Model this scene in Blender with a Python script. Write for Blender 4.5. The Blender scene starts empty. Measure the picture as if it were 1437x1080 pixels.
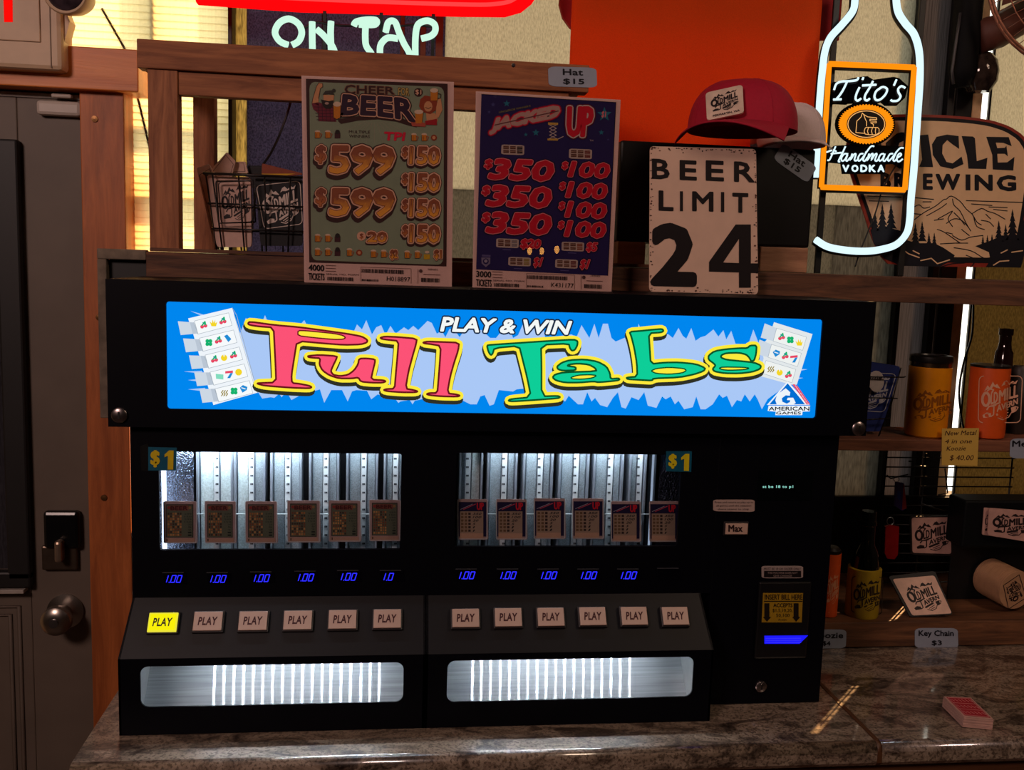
import bpy, bmesh, math, random
from mathutils import Vector, Matrix
from mathutils.geometry import tessellate_polygon
random.seed(7)
S = bpy.context.scene
COL = S.collection
# ---------------------------------------------------------------- camera
F = 1350.0
YAW, PITCH, ROLL = 0.122266, 0.125703, 0.033497
CAM = Vector((0, -1.35, 0))
def _axes():
    cy, sy, cp, sp, cr, sr = math.cos(YAW), math.sin(YAW), math.cos(PITCH), math.sin(PITCH), math.cos(ROLL), math.sin(ROLL)
    f = Vector((sy*cp, cy*cp, -sp)); r = Vector((cy, -sy, 0)); u = r.cross(f)
    return r*cr+u*sr, u*cr-r*sr, f
RX, UX, FX = _axes()
cd = bpy.data.cameras.new('camera'); cam = bpy.data.objects.new('camera', cd); COL.objects.link(cam)
cd.sensor_fit = 'HORIZONTAL'; cd.sensor_width = 36; cd.lens = 36*F/1437; cd.clip_start = 0.02
m = Matrix((RX, UX, -FX)).transposed().to_4x4(); m.translation = CAM; cam.matrix_world = m
S.camera = cam
# ---------------------------------------------------------------- world, sun, exposure
S.view_settings.view_transform = 'Standard'; S.view_settings.look = 'None'
S.view_settings.gamma = 1; S.view_settings.use_curve_mapping = False
S.view_settings.exposure = 0.0
w = bpy.data.worlds.new('world'); S.world = w; w.use_nodes = True
bg = w.node_tree.nodes['Background']; bg.inputs[0].default_value = (1.0, .96, .82, 1); bg.inputs[1].default_value = 2.6
def area(name, loc, rot, size, power, col, sy=None):
    l = bpy.data.lights.new(name, 'AREA'); l.energy = power; l.color = col; l.size = size
    if sy: l.shape = 'RECTANGLE'; l.size_y = sy
    o = bpy.data.objects.new(name, l); o.location = loc; o.rotation_euler = rot; COL.objects.link(o); return o
area('room_lamp', (-1.35, -2.0, 1.08), Vector((-1.65, -2.2, 1.35)).to_track_quat('Z', 'Y').to_euler(), .6, 34, (1, .70, .62))
area('bar_lamp', (1.5, -1.0, 1.05), (math.radians(25), math.radians(20), 0), .4, 7, (1, .72, .52))
sl = bpy.data.lights.new('sun', 'SUN'); sl.energy = 11; sl.angle = .006; sl.color = (1, .55, .22)
so = bpy.data.objects.new('sun', sl); COL.objects.link(so)
so.rotation_euler = Vector((-.677, -.742, -.61)).to_track_quat('-Z', 'Y').to_euler()   # low sun through the slit at the right
# ---------------------------------------------------------------- projection helpers: a pixel of the photograph to a point on a real surface
def ray(px, py): return (RX*((px-718.5)/F) + UX*(-(py-540)/F) + FX)
class Plane:
    def __init__(s, p, n): s.p = Vector(p); s.n = Vector(n).normalized()
    def __call__(s, px, py, h=0):
        d = ray(px, py); t = (s.p-CAM).dot(s.n)/d.dot(s.n); q = CAM+d*t
        sgn = -1 if d.dot(s.n) > 0 else 1
        return q + s.n*(sgn*h)
def YP(y): return Plane((0, y, 0), (0, 1, 0))
def ZP(z): return Plane((0, 0, z), (0, 0, 1))
class Cyl:      # upright or tilted cylinder surface
    def __init__(s, c, r, ax=(0, 0, 1), r2=None): s.c = Vector(c); s.r = r; s.ax = Vector(ax).normalized()
    def __call__(s, px, py, h=0):
        d = ray(px, py); o = CAM-s.c; dp = d-s.ax*d.dot(s.ax); op = o-s.ax*o.dot(s.ax)
        a, b, c = dp.dot(dp), 2*dp.dot(op), op.dot(op)-(s.r+h)**2
        D = max(b*b-4*a*c, 0); t = (-b-math.sqrt(D))/(2*a); return CAM+d*t
class Ell:      # ellipsoid surface (matrix: unit sphere to world)
    def __init__(s, M): s.M = M; s.I = M.inverted()
    def __call__(s, px, py, h=0):
        d = (s.I.to_3x3() @ ray(px, py)); o = s.I @ CAM
        a, b, c = d.dot(d), 2*d.dot(o), o.dot(o)-(1+h*9)**2
        D = max(b*b-4*a*c, 0); t = (-b-math.sqrt(D))/(2*a); return CAM+ray(px, py)*t
def bil(q, u, v):   # q = TL, TR, BR, BL ; u right, v down
    a, b, c, d = q
    return tuple((a[i]*(1-u)+b[i]*u)*(1-v)+(d[i]*(1-u)+c[i]*u)*v for i in (0, 1))
# ---------------------------------------------------------------- materials
def lin(c): return tuple((x/255/12.92 if x <= 10 else ((x/255+.055)/1.055)**2.4) for x in c)
MC = {}
def nodes(m): return m.node_tree.nodes, m.node_tree.links
def mat(name, c=(128, 128, 128), rough=.6, metal=0, var=.12, scale=60, bump=0, spec=.5, coat=0):
    if name in MC: return MC[name]
    m = bpy.data.materials.new(name); m.use_nodes = True; N, L = nodes(m); b = N['Principled BSDF']
    col = lin(c); b.inputs['Roughness'].default_value = rough; b.inputs['Metallic'].default_value = metal
    b.inputs['Specular IOR Level'].default_value = spec; b.inputs['Coat Weight'].default_value = coat
    b.inputs['Coat Roughness'].default_value = .08
    t = N.new('ShaderNodeTexNoise'); t.inputs['Scale'].default_value = scale; t.inputs['Detail'].default_value = 3
    g = N.new('ShaderNodeTexCoord'); L.new(g.outputs['Object'], t.inputs['Vector'])
    r = N.new('ShaderNodeValToRGB'); r.color_ramp.elements[0].position = .3; r.color_ramp.elements[1].position = .7
    r.color_ramp.elements[0].color = (*[x*(1-var) for x in col], 1); r.color_ramp.elements[1].color = (*[min(1, x*(1+var)) for x in col], 1)
    L.new(t.outputs['Fac'], r.inputs['Fac']); L.new(r.outputs['Color'], b.inputs['Base Color'])
    if bump:
        u = N.new('ShaderNodeBump'); u.inputs['Strength'].default_value = bump; u.inputs['Distance'].default_value = .002
        L.new(t.outputs['Fac'], u.inputs['Height']); L.new(u.outputs['Normal'], b.inputs['Normal'])
    MC[name] = m; return m
def ink(c): return mat('ink_%d_%d_%d' % tuple(c), c, .55, var=.04, spec=.3)
def gradient(name, c1, c2):   # printed two-colour blend inside the figures (top to bottom of each figure)
    m = mat('gradient_'+name, c1, .55, var=.0); N, L = nodes(m); b = N['Principled BSDF']; a = N.new('ShaderNodeAttribute'); a.attribute_name = 'tone'
    r = N.new('ShaderNodeValToRGB'); r.color_ramp.elements[0].position = .3; r.color_ramp.elements[1].position = .8; r.color_ramp.elements[0].color = (*lin(c1), 1); r.color_ramp.elements[1].color = (*lin(c2), 1)
    L.new(a.outputs['Fac'], r.inputs[0]); L.new(r.outputs[0], b.inputs['Base Color']); return m
def emit(name, c, st=1.0, srgb=True):
    if name in MC: return MC[name]
    m = bpy.data.materials.new(name); m.use_nodes = True; N, L = nodes(m); N.remove(N['Principled BSDF'])
    e = N.new('ShaderNodeEmission'); e.inputs[0].default_value = (*(lin(c) if srgb else c), 1); e.inputs[1].default_value = st
    L.new(e.outputs[0], N['Material Output'].inputs[0]); MC[name] = m; return m
def glow(c): return emit('backlit_%d_%d_%d' % tuple(c), c, 1.0)
def wood(name, c1, c2, axis=0, scale=9, rough=.65):
    if name in MC: return MC[name]
    m = bpy.data.materials.new(name); m.use_nodes = True; N, L = nodes(m); b = N['Principled BSDF']; b.inputs['Roughness'].default_value = rough
    g = N.new('ShaderNodeTexCoord'); mp = N.new('ShaderNodeMapping'); sc = [scale*6]*3; sc[axis] = scale*.55; mp.inputs['Scale'].default_value = sc
    L.new(g.outputs['Object'], mp.inputs['Vector'])
    t = N.new('ShaderNodeTexNoise'); t.inputs['Scale'].default_value = 1.6; t.inputs['Detail'].default_value = 6; t.inputs['Roughness'].default_value = .65; t.inputs['Distortion'].default_value = .6
    L.new(mp.outputs[0], t.inputs['Vector'])
    r = N.new('ShaderNodeValToRGB'); r.color_ramp.elements[0].position = .36; r.color_ramp.elements[1].position = .66
    r.color_ramp.elements[0].color = (*lin(c1), 1); r.color_ramp.elements[1].color = (*lin(c2), 1)
    L.new(t.outputs['Fac'], r.inputs['Fac']); L.new(r.outputs['Color'], b.inputs['Base Color'])
    u = N.new('ShaderNodeBump'); u.inputs['Strength'].default_value = .5; u.inputs['Distance'].default_value = .0015
    L.new(t.outputs['Fac'], u.inputs['Height']); L.new(u.outputs['Normal'], b.inputs['Normal'])
    MC[name] = m; return m
def pane_mat(name, c, tr=.9, sx=260, sz=14, ripple=.35, rough=.3):
    """textured translucent pane: daylight behind diffuses through it"""
    if name in MC: return MC[name]
    m = bpy.data.materials.new(name); m.use_nodes = True; N, L = nodes(m); N.remove(N['Principled BSDF'])
    g = N.new('ShaderNodeTexCoord'); mp = N.new('ShaderNodeMapping'); mp.inputs['Scale'].default_value = (sx, sx, sz*3); L.new(g.outputs['Object'], mp.inputs[0])
    t = N.new('ShaderNodeTexNoise'); t.inputs['Scale'].default_value = 1; t.inputs['Detail'].default_value = 2; L.new(mp.outputs[0], t.inputs[0])
    r = N.new('ShaderNodeValToRGB'); r.color_ramp.elements[0].position = .32; r.color_ramp.elements[1].position = .62
    k = lin(c); r.color_ramp.elements[0].color = (*[x*(1-ripple) for x in k], 1); r.color_ramp.elements[1].color = (*[min(1, x*(1+ripple*.5)) for x in k], 1)
    L.new(t.outputs['Fac'], r.inputs[0])
    T = N.new('ShaderNodeBsdfTranslucent'); L.new(r.outputs[0], T.inputs[0])
    G = N.new('ShaderNodeBsdfPrincipled'); L.new(r.outputs[0], G.inputs['Base Color']); G.inputs['Roughness'].default_value = rough
    u = N.new('ShaderNodeBump'); u.inputs['Strength'].default_value = .6; u.inputs['Distance'].default_value = .001
    L.new(t.outputs['Fac'], u.inputs['Height']); L.new(u.outputs[0], G.inputs['Normal'])
    M = N.new('ShaderNodeMixShader'); M.inputs[0].default_value = 1-tr; L.new(T.outputs[0], M.inputs[1]); L.new(G.outputs[0], M.inputs[2])
    L.new(M.outputs[0], N['Material Output'].inputs[0]); MC[name] = m; return m
def clear_mat(name, tint=(255, 255, 255), gloss=.08, rough=.02):
    if name in MC: return MC[name]
    m = bpy.data.materials.new(name); m.use_nodes = True; N, L = nodes(m); N.remove(N['Principled BSDF'])
    T = N.new('ShaderNodeBsdfTransparent'); T.inputs[0].default_value = (*lin(tint), 1)
    G = N.new('ShaderNodeBsdfGlossy'); G.inputs['Roughness'].default_value = rough
    fr = N.new('ShaderNodeLayerWeight'); fr.inputs[0].default_value = .5
    pw = N.new('ShaderNodeMath'); pw.operation = 'POWER'; pw.inputs[1].default_value = 4; L.new(fr.outputs['Facing'], pw.inputs[0])
    mm = N.new('ShaderNodeMath'); mm.operation = 'MULTIPLY_ADD'; mm.inputs[1].default_value = .6; mm.inputs[2].default_value = gloss; L.new(pw.outputs[0], mm.inputs[0])
    M = N.new('ShaderNodeMixShader'); L.new(mm.outputs[0], M.inputs[0]); L.new(T.outputs[0], M.inputs[1]); L.new(G.outputs[0], M.inputs[2])
    L.new(M.outputs[0], N['Material Output'].inputs[0]); MC[name] = m; return m
def granite():
    m = bpy.data.materials.new('granite_laminate'); m.use_nodes = True; N, L = nodes(m); b = N['Principled BSDF']
    b.inputs['Roughness'].default_value = .3; b.inputs['Specular IOR Level'].default_value = .5; b.inputs['Coat Weight'].default_value = 1; b.inputs['Coat Roughness'].default_value = .07; b.inputs['Coat IOR'].default_value = 1.75
    g = N.new('ShaderNodeTexCoord'); mp = N.new('ShaderNodeMapping'); mp.inputs['Scale'].default_value = (7, 16, 12); mp.inputs['Rotation'].default_value = (0, 0, .5)
    L.new(g.outputs['Object'], mp.inputs[0])
    t = N.new('ShaderNodeTexNoise'); t.inputs['Scale'].default_value = 1.6; t.inputs['Detail'].default_value = 9; t.inputs['Roughness'].default_value = .72; t.inputs['Distortion'].default_value = 1.2
    L.new(mp.outputs[0], t.inputs[0])
    r = N.new('ShaderNodeValToRGB'); e = r.color_ramp.elements; e[0].position = .34; e[0].color = (*lin((52, 40, 34)), 1); e[1].position = .7; e[1].color = (*lin((178, 158, 138)), 1)
    for p, c in ((.43, (90, 76, 66)), (.5, (136, 118, 102)), (.57, (164, 146, 128)), (.62, (126, 106, 92))):
        k = r.color_ramp.elements.new(p); k.color = (*lin(c), 1)
    L.new(t.outputs['Fac'], r.inputs[0])
    t2 = N.new('ShaderNodeTexNoise'); t2.inputs['Scale'].default_value = 260; t2.inputs['Detail'].default_value = 2; L.new(g.outputs['Object'], t2.inputs[0])
    r2 = N.new('ShaderNodeValToRGB'); r2.color_ramp.elements[0].position = .38; r2.color_ramp.elements[0].color = (.25, .22, .2, 1); r2.color_ramp.elements[1].position = .5; r2.color_ramp.elements[1].color = (1, 1, 1, 1)
    L.new(t2.outputs['Fac'], r2.inputs[0])
    mx = N.new('ShaderNodeMix'); mx.data_type = 'RGBA'; mx.blend_type = 'MULTIPLY'; mx.inputs[0].default_value = .8
    L.new(r.outputs[0], mx.inputs[6]); L.new(r2.outputs[0], mx.inputs[7]); L.new(mx.outputs[2], b.inputs['Base Color'])
    u = N.new('ShaderNodeBump'); u.inputs['Strength'].default_value = .12; u.inputs['Distance'].default_value = .0006
    L.new(t2.outputs['Fac'], u.inputs['Height']); L.new(u.outputs[0], b.inputs['Normal'])
    MC['granite'] = m; return m
# ---------------------------------------------------------------- object helpers
def root_loc(p):
    while p is not None and p.parent is not None: p = p.parent
    return p.location.copy() if p is not None else Vector((0, 0, 0))
def link(name, me, parent=None, mats=(), smooth=False, loc=None):
    o = bpy.data.objects.new(name, me); COL.objects.link(o)
    for k in mats: me.materials.append(k)
    if parent is not None: o.parent = parent
    if smooth:
        for f in me.polygons: f.use_smooth = True
    return o
def mesh(name, V, Fc, mt, parent=None, smooth=False, idx=None):
    off = root_loc(parent)
    me = bpy.data.meshes.new(name); me.from_pydata([tuple(Vector(v)-off) for v in V], [], Fc)
    o = link(name, me, parent, mt if isinstance(mt, (list, tuple)) else [mt], smooth)
    if idx: me.polygons.foreach_set('material_index', idx)
    me.update(); return o
def bmobj(name, bm, mt, parent=None, smooth=False):
    off = root_loc(parent)
    bmesh.ops.translate(bm, verts=bm.verts, vec=-off)
    me = bpy.data.meshes.new(name); bm.to_mesh(me); bm.free()
    return link(name, me, parent, [mt], smooth)
def tag(o, label=None, cat=None, group=None, kind=None):
    if label: o['label'] = label
    if cat: o['category'] = cat
    if group: o['group'] = group
    if kind: o['kind'] = kind
    return o
def thing(name, label, cat, loc=(0, 0, 0), group=None):
    o = bpy.data.objects.new(name, None); COL.objects.link(o); o.location = loc; o.empty_display_size = .02
    return tag(o, label, cat, group)
def single(o, label, cat, group=None):   # a thing that is one mesh: put its origin at its base
    me = o.data; xs = [v.co for v in me.vertices]
    c = Vector(((min(v.x for v in xs)+max(v.x for v in xs))/2, (min(v.y for v in xs)+max(v.y for v in xs))/2, min(v.z for v in xs)))
    me.transform(Matrix.Translation(-c)); o.location = c
    return tag(o, label, cat, group)
def add_box(bm, x0, x1, y0, y1, z0, z1, M=None):
    vs = [bm.verts.new((x, y, z)) for x in (x0, x1) for y in (y0, y1) for z in (z0, z1)]
    for f in ((0, 1, 3, 2), (4, 6, 7, 5), (0, 4, 5, 1), (2, 3, 7, 6), (0, 2, 6, 4), (1, 5, 7, 3)):
        bm.faces.new([vs[i] for i in f])
    if M: bmesh.ops.transform(bm, matrix=M, verts=vs)
    return vs
def box(name, x0, x1, y0, y1, z0, z1, mt, parent=None, bev=.0015, M=None):
    bm = bmesh.new(); add_box(bm, min(x0, x1), max(x0, x1), min(y0, y1), max(y0, y1), min(z0, z1), max(z0, z1))
    if bev: bmesh.ops.bevel(bm, geom=bm.edges[:], offset=bev, segments=2, affect='EDGES', profile=.5)
    if M: bmesh.ops.transform(bm, matrix=M, verts=bm.verts)
    bmesh.ops.recalc_face_normals(bm, faces=bm.faces)
    return bmobj(name, bm, mt, parent)
def pbox(name, px0, py0, px1, py1, y, d, mt, parent=None, bev=.0015):
    """box whose front face spans the pixel rectangle at depth y, d deep"""
    P = YP(y); c = [P(px0, py0), P(px1, py0), P(px1, py1), P(px0, py1)]
    x0 = (c[0].x+c[3].x)/2; x1 = (c[1].x+c[2].x)/2; z1 = (c[0].z+c[1].z)/2; z0 = (c[2].z+c[3].z)/2
    return box(name, x0, x1, y, y+d, z0, z1, mt, parent, bev)
def rrect(x0, y0, x1, y1, r, n=5):
    o = []
    for cx, cy, a0 in ((x1-r, y0+r, -90), (x1-r, y1-r, 0), (x0+r, y1-r, 90), (x0+r, y0+r, 180)):
        for i in range(n+1):
            a = math.radians(a0+90*i/n); o.append((cx+r*math.cos(a), cy+r*math.sin(a)))
    return o
def rquad(q, r=.12, n=4, asp=1.0):   # rounded rectangle in a pixel quad
    return [bil(q, u, v) for u, v in [(x/asp, y) for x, y in rrect(0, 0, asp, 1, r, n)]]
def plate(name, loops, pr, th, mt, parent=None, h=0, back=None):
    """plate cut to pixel outlines on a surface pr (first loop outer, others holes), thickness th going away from the viewer"""
    fl = [p for l in loops for p in l]; n = len(fl)
    tris = tessellate_polygon([[Vector((x, y, 0)) for x, y in l] for l in loops])
    V = [pr(x, y, h) for x, y in fl]+[pr(x, y, h-th) if back is None else back(x, y) for x, y in fl]
    nv = None
    if back is None and isinstance(pr, Plane):
        d = (pr(fl[0][0], fl[0][1], h-th)-pr(fl[0][0], fl[0][1], h)); V = V[:n]+[v+d for v in V[:n]]
    Fc = [tuple(t) for t in tris]+[tuple(n+i for i in reversed(t)) for t in tris]
    k = 0
    for l in loops:
        for i in range(len(l)):
            a, b = k+i, k+(i+1) % len(l); Fc.append((a, b, n+b, n+a))
        k += len(l)
    o = mesh(name, V, Fc, mt, parent)
    bm = bmesh.new(); bm.from_mesh(o.data); bmesh.ops.recalc_face_normals(bm, faces=bm.faces); bm.to_mesh(o.data); bm.free()
    return o
def slab3(name, P4, th, mt, parent=None, bev=.0008, nrm=None):
    """slab from four 3-D corners with thickness th away from the viewer"""
    P4 = [Vector(p) for p in P4]; n = (P4[1]-P4[0]).cross(P4[3]-P4[0]).normalized()
    if n.dot(P4[0]-CAM) < 0: n = -n
    bm = bmesh.new(); a = [bm.verts.new(p) for p in P4]; b = [bm.verts.new(p+n*th) for p in P4]
    bm.faces.new(a); bm.faces.new(b[::-1])
    for i in range(4): bm.faces.new((a[i], b[i], b[(i+1) % 4], a[(i+1) % 4]))
    if bev: bmesh.ops.bevel(bm, geom=bm.edges[:], offset=bev, segments=2, affect='EDGES', profile=.5)
    bmesh.ops.recalc_face_normals(bm, faces=bm.faces)
    return bmobj(name, bm, mt, parent)
def add_tube(V, Fc, pts, r, n=8, closed=False):
    pts = [Vector(p) for p in pts]; k = len(V); up = Vector((0, 0, 1)); rings = 0
    N_ = len(pts)
    prev = None
    for i, p in enumerate(pts):
        a = pts[(i-1) % N_] if (i > 0 or closed) else p; b = pts[(i+1) % N_] if (i < N_-1 or closed) else p
        t = (b-a).normalized() if (b-a).length > 1e-9 else Vector((1, 0, 0))
        if prev is None: s = t.cross(Vector((0, 1, 0)) if abs(t.y) < .9 else Vector((1, 0, 0))).normalized()
        else: s = (prev-t*prev.dot(t)).normalized()
        prev = s; q = t.cross(s)
        rr = r[i] if isinstance(r, (list, tuple)) else r
        for j in range(n):
            an = 2*math.pi*j/n; V.append(p+s*(rr*math.cos(an))+q*(rr*math.sin(an)))
    for i in range(N_ if closed else N_-1):
        A = k+i*n; B = k+((i+1) % N_)*n
        for j in range(n): Fc.append((A+j, A+(j+1) % n, B+(j+1) % n, B+j))
    if not closed:
        Fc.append(tuple(range(k, k+n))[::-1]); Fc.append(tuple(range(k+(N_-1)*n, k+N_*n)))
def tube(name, pts, r, mt, parent=None, n=8, closed=False):
    V, Fc = [], []
    if pts and isinstance(pts[0], (list,)):
        for p in pts: add_tube(V, Fc, p, r, n, closed)
    else: add_tube(V, Fc, pts, r, n, closed)
    return mesh(name, V, Fc, mt, parent, True)
def lathe(name, prof, c, mt, parent=None, n=28, M=None):
    V, Fc = [], []
    for r, z in prof:
        for j in range(n):
            a = 2*math.pi*j/n; p = Vector((r*math.cos(a), r*math.sin(a), z)); V.append((M @ p if M else p)+Vector(c))
    for i in range(len(prof)-1):
        for j in range(n): Fc.append((i*n+j, i*n+(j+1) % n, (i+1)*n+(j+1) % n, (i+1)*n+j))
    Fc.append(tuple(range(n))[::-1]); k = (len(prof)-1)*n; Fc.append(tuple(range(k, k+n)))
    o = mesh(name, V, Fc, mt, parent, True)
    if hasattr(o.data, 'set_sharp_from_angle'): o.data.set_sharp_from_angle(angle=.7)
    return o
def chaikin(p, k=1):
    for _ in range(k):
        q = []
        for i in range(len(p)):
            a, b = p[i], p[(i+1) % len(p)]
            q += [(a[0]*.8+b[0]*.2, a[1]*.8+b[1]*.2), (a[0]*.2+b[0]*.8, a[1]*.2+b[1]*.8)]
        p = q
    return p
def spline(p, k=6, closed=False):
    n = len(p); out = []
    for i in range(n if closed else n-1):
        g = lambda j: p[j % n] if closed else p[max(0, min(n-1, j))]
        a, b, c, d = g(i-1), g(i), g(i+1), g(i+2)
        for s in range(k):
            t = s/k
            out.append(tuple(.5*((2*b[m])+(-a[m]+c[m])*t+(2*a[m]-5*b[m]+4*c[m]-d[m])*t*t+(-a[m]+3*b[m]-3*c[m]+d[m])*t**3) for m in range(len(b))))
    if not closed: out.append(tuple(p[-1]))
    return out
# ---------------------------------------------------------------- flat print: lettering and pictures laid on a surface
GC = {}
def glyphs(s, off=.0, sp=1.0):
    k = (s, off, sp)
    if k in GC: return GC[k]
    cu = bpy.data.curves.new('t', 'FONT'); cu.body = s; cu.resolution_u = 2; cu.offset = off; cu.space_character = sp
    o = bpy.data.objects.new('t', cu); COL.objects.link(o)
    dg = bpy.context.evaluated_depsgraph_get(); me = bpy.data.meshes.new_from_object(o.evaluated_get(dg))
    vs = [(v.co.x, v.co.y) for v in me.vertices]; fs = [tuple(p.vertices) for p in me.polygons]
    ec = {}
    for f in fs:
        for i in range(len(f)):
            e = tuple(sorted((f[i], f[(i+1) % len(f)]))); ec[e] = ec.get(e, 0)+1
    be = [e for e, c in ec.items() if c == 1]
    bpy.data.objects.remove(o); bpy.data.curves.remove(cu); bpy.data.meshes.remove(me)
    x0, x1 = min(v[0] for v in vs), max(v[0] for v in vs); y0, y1 = min(v[1] for v in vs), max(v[1] for v in vs)
    vs = [((x-x0)/(x1-x0), 1-(y-y0)/(y1-y0)) for x, y in vs]
    GC[k] = (vs, fs, be); return GC[k]
LH = .00018
class Art:
    def __init__(s, pr, T=None, h0=0.0003): s.pr = pr; s.T = T or (lambda u, v: (u, v)); s.V = []; s.t = {}; s.F = []; s.I = []; s.m = []; s.h0 = h0
    def mi(s, m):
        if m not in s.m: s.m.append(m)
        return s.m.index(m)
    def face(s, pts, m, L, tone=None):   # pts in photograph pixels; tiny steps keep overlapping strokes from coinciding
        s.q = (getattr(s, 'q', 0)+1) % 24; e = s.q*4e-6
        k = len(s.V); s.V += [s.pr(x, y, s.h0+L*LH+e) for x, y in pts]; s.F.append(tuple(range(k, k+len(pts)))); s.I.append(s.mi(m))
        if tone is not None:
            for j in range(len(pts)): s.t[k+j] = tone
    def poly(s, loops, m, L=1):
        if not isinstance(loops[0][0], (tuple, list)): loops = [loops]
        P = [[s.T(*p) for p in l] for l in loops]; fl = [p for l in P for p in l]; k = len(s.V)
        tr = tessellate_polygon([[Vector((x, y, 0)) for x, y in l] for l in P])
        s.V += [s.pr(x, y, s.h0+L*LH) for x, y in fl]; i = s.mi(m)
        for t in tr: s.F.append(tuple(k+j for j in t)); s.I.append(i)
    def grid(s, q, m, L=0, nx=8, ny=8):   # quad cut fine enough for curved surfaces
        for a in range(nx):
            for b in range(ny):
                s.face([s.T(*bil(q, u/nx, v/ny)) for u, v in ((a, b), (a+1, b), (a+1, b+1), (a, b+1))], m, L)
    def seg(s, a, b, wd, m, L, caps=True, tone=None):
        dx, dy = b[0]-a[0], b[1]-a[1]; l = math.hypot(dx, dy)
        if l < 1e-6: return
        nx, ny = -dy/l*wd/2, dx/l*wd/2
        s.face([(a[0]+nx, a[1]+ny), (b[0]+nx, b[1]+ny), (b[0]-nx, b[1]-ny), (a[0]-nx, a[1]-ny)], m, L, tone)
        if caps: s.disc(a, wd/2, m, L, tone=tone); s.disc(b, wd/2, m, L, tone=tone)
    def disc(s, c, r, m, L, n=8, ry=None, tone=None): s.face([(c[0]+r*math.cos(2*math.pi*i/n), c[1]+(ry or r)*math.sin(2*math.pi*i/n)) for i in range(n)], m, L, tone)
    def stroke(s, pts, wd, m, L=2, closed=False, off=(0, 0)):
        P = [s.T(*p) for p in pts]; P = [(x+off[0], y+off[1]) for x, y in P]
        for i in range(len(P) if closed else len(P)-1): s.seg(P[i], P[(i+1) % len(P)], wd, m, L, False)
        if wd > .5:
            for p in P: s.disc(p, wd/2, m, L)
    def dot(s, u, v, r, m, L=2, ry=None, n=12): x, y = s.T(u, v); s.disc((x, y), r, m, L, n, ry)
    def text(s, st, q, m, L=3, bold=.02, sp=1.0, outline=None, ow=1.0, oL=None, shadow=None, warp=None, ooff=(0, 0)):
        vs, fs, be = glyphs(st, 0, sp)
        W = warp or (lambda u, v: bil(q, u, v))
        a0, a1, b1 = s.T(*W(.5, 0)), s.T(*W(.5, 1)), s.T(*W(0, .5)); c1_ = s.T(*W(1, .5))
        H = math.hypot(a1[0]-a0[0], a1[1]-a0[1]); Wd = math.hypot(c1_[0]-b1[0], c1_[1]-b1[1])
        bw = bold*2.6*min(H, Wd/max(1, len(st))*1.5); iu, iv = min(.2, bw/2/max(Wd, .1)), min(.2, bw/2/max(H, .1))
        P = [s.T(*W(iu+u*(1-2*iu), iv+v*(1-2*iv))) for u, v in vs]
        ow += bw
        if m and bw > .25:
            for a, b in be: s.seg(P[a], P[b], bw, m, L, bw > 1.4, (vs[a][1]+vs[b][1])/2)
        if outline:
            for a, b in be:
                A, B = P[a], P[b]; A = (A[0]+ooff[0], A[1]+ooff[1]); B = (B[0]+ooff[0], B[1]+ooff[1])
                s.seg(A, B, ow, outline, oL if oL is not None else L-1, ow > 1.4)
        if shadow:
            mt, dx, dy, sL = shadow; k = len(s.V); s.V += [s.pr(x+dx, y+dy, s.h0+sL*LH) for x, y in P]
            for f in fs: s.F.append(tuple(k+j for j in f)); s.I.append(s.mi(mt))
        if m:
            k = len(s.V); s.V += [s.pr(x, y, s.h0+L*LH) for x, y in P]; i = s.mi(m)
            for j, (u, v) in enumerate(vs): s.t[k+j] = v
            for f in fs: s.F.append(tuple(k+j for j in f)); s.I.append(i)
    def build(s, name, parent=None):
        o = mesh(name, s.V, s.F, s.m, parent, False, s.I)
        if any(k.name.startswith('gradient') for k in s.m):
            at = o.data.attributes.new('tone', 'FLOAT', 'POINT')
            for k, v in s.t.items(): at.data[k].value = v
        return o
def rq(x0, y0, x1, y1): return [(x0, y0), (x1, y0), (x1, y1), (x0, y1)]
def crop(ox, oy, sc, pts): return [(ox+x/sc, oy+y/sc) for x, y in pts]
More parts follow.
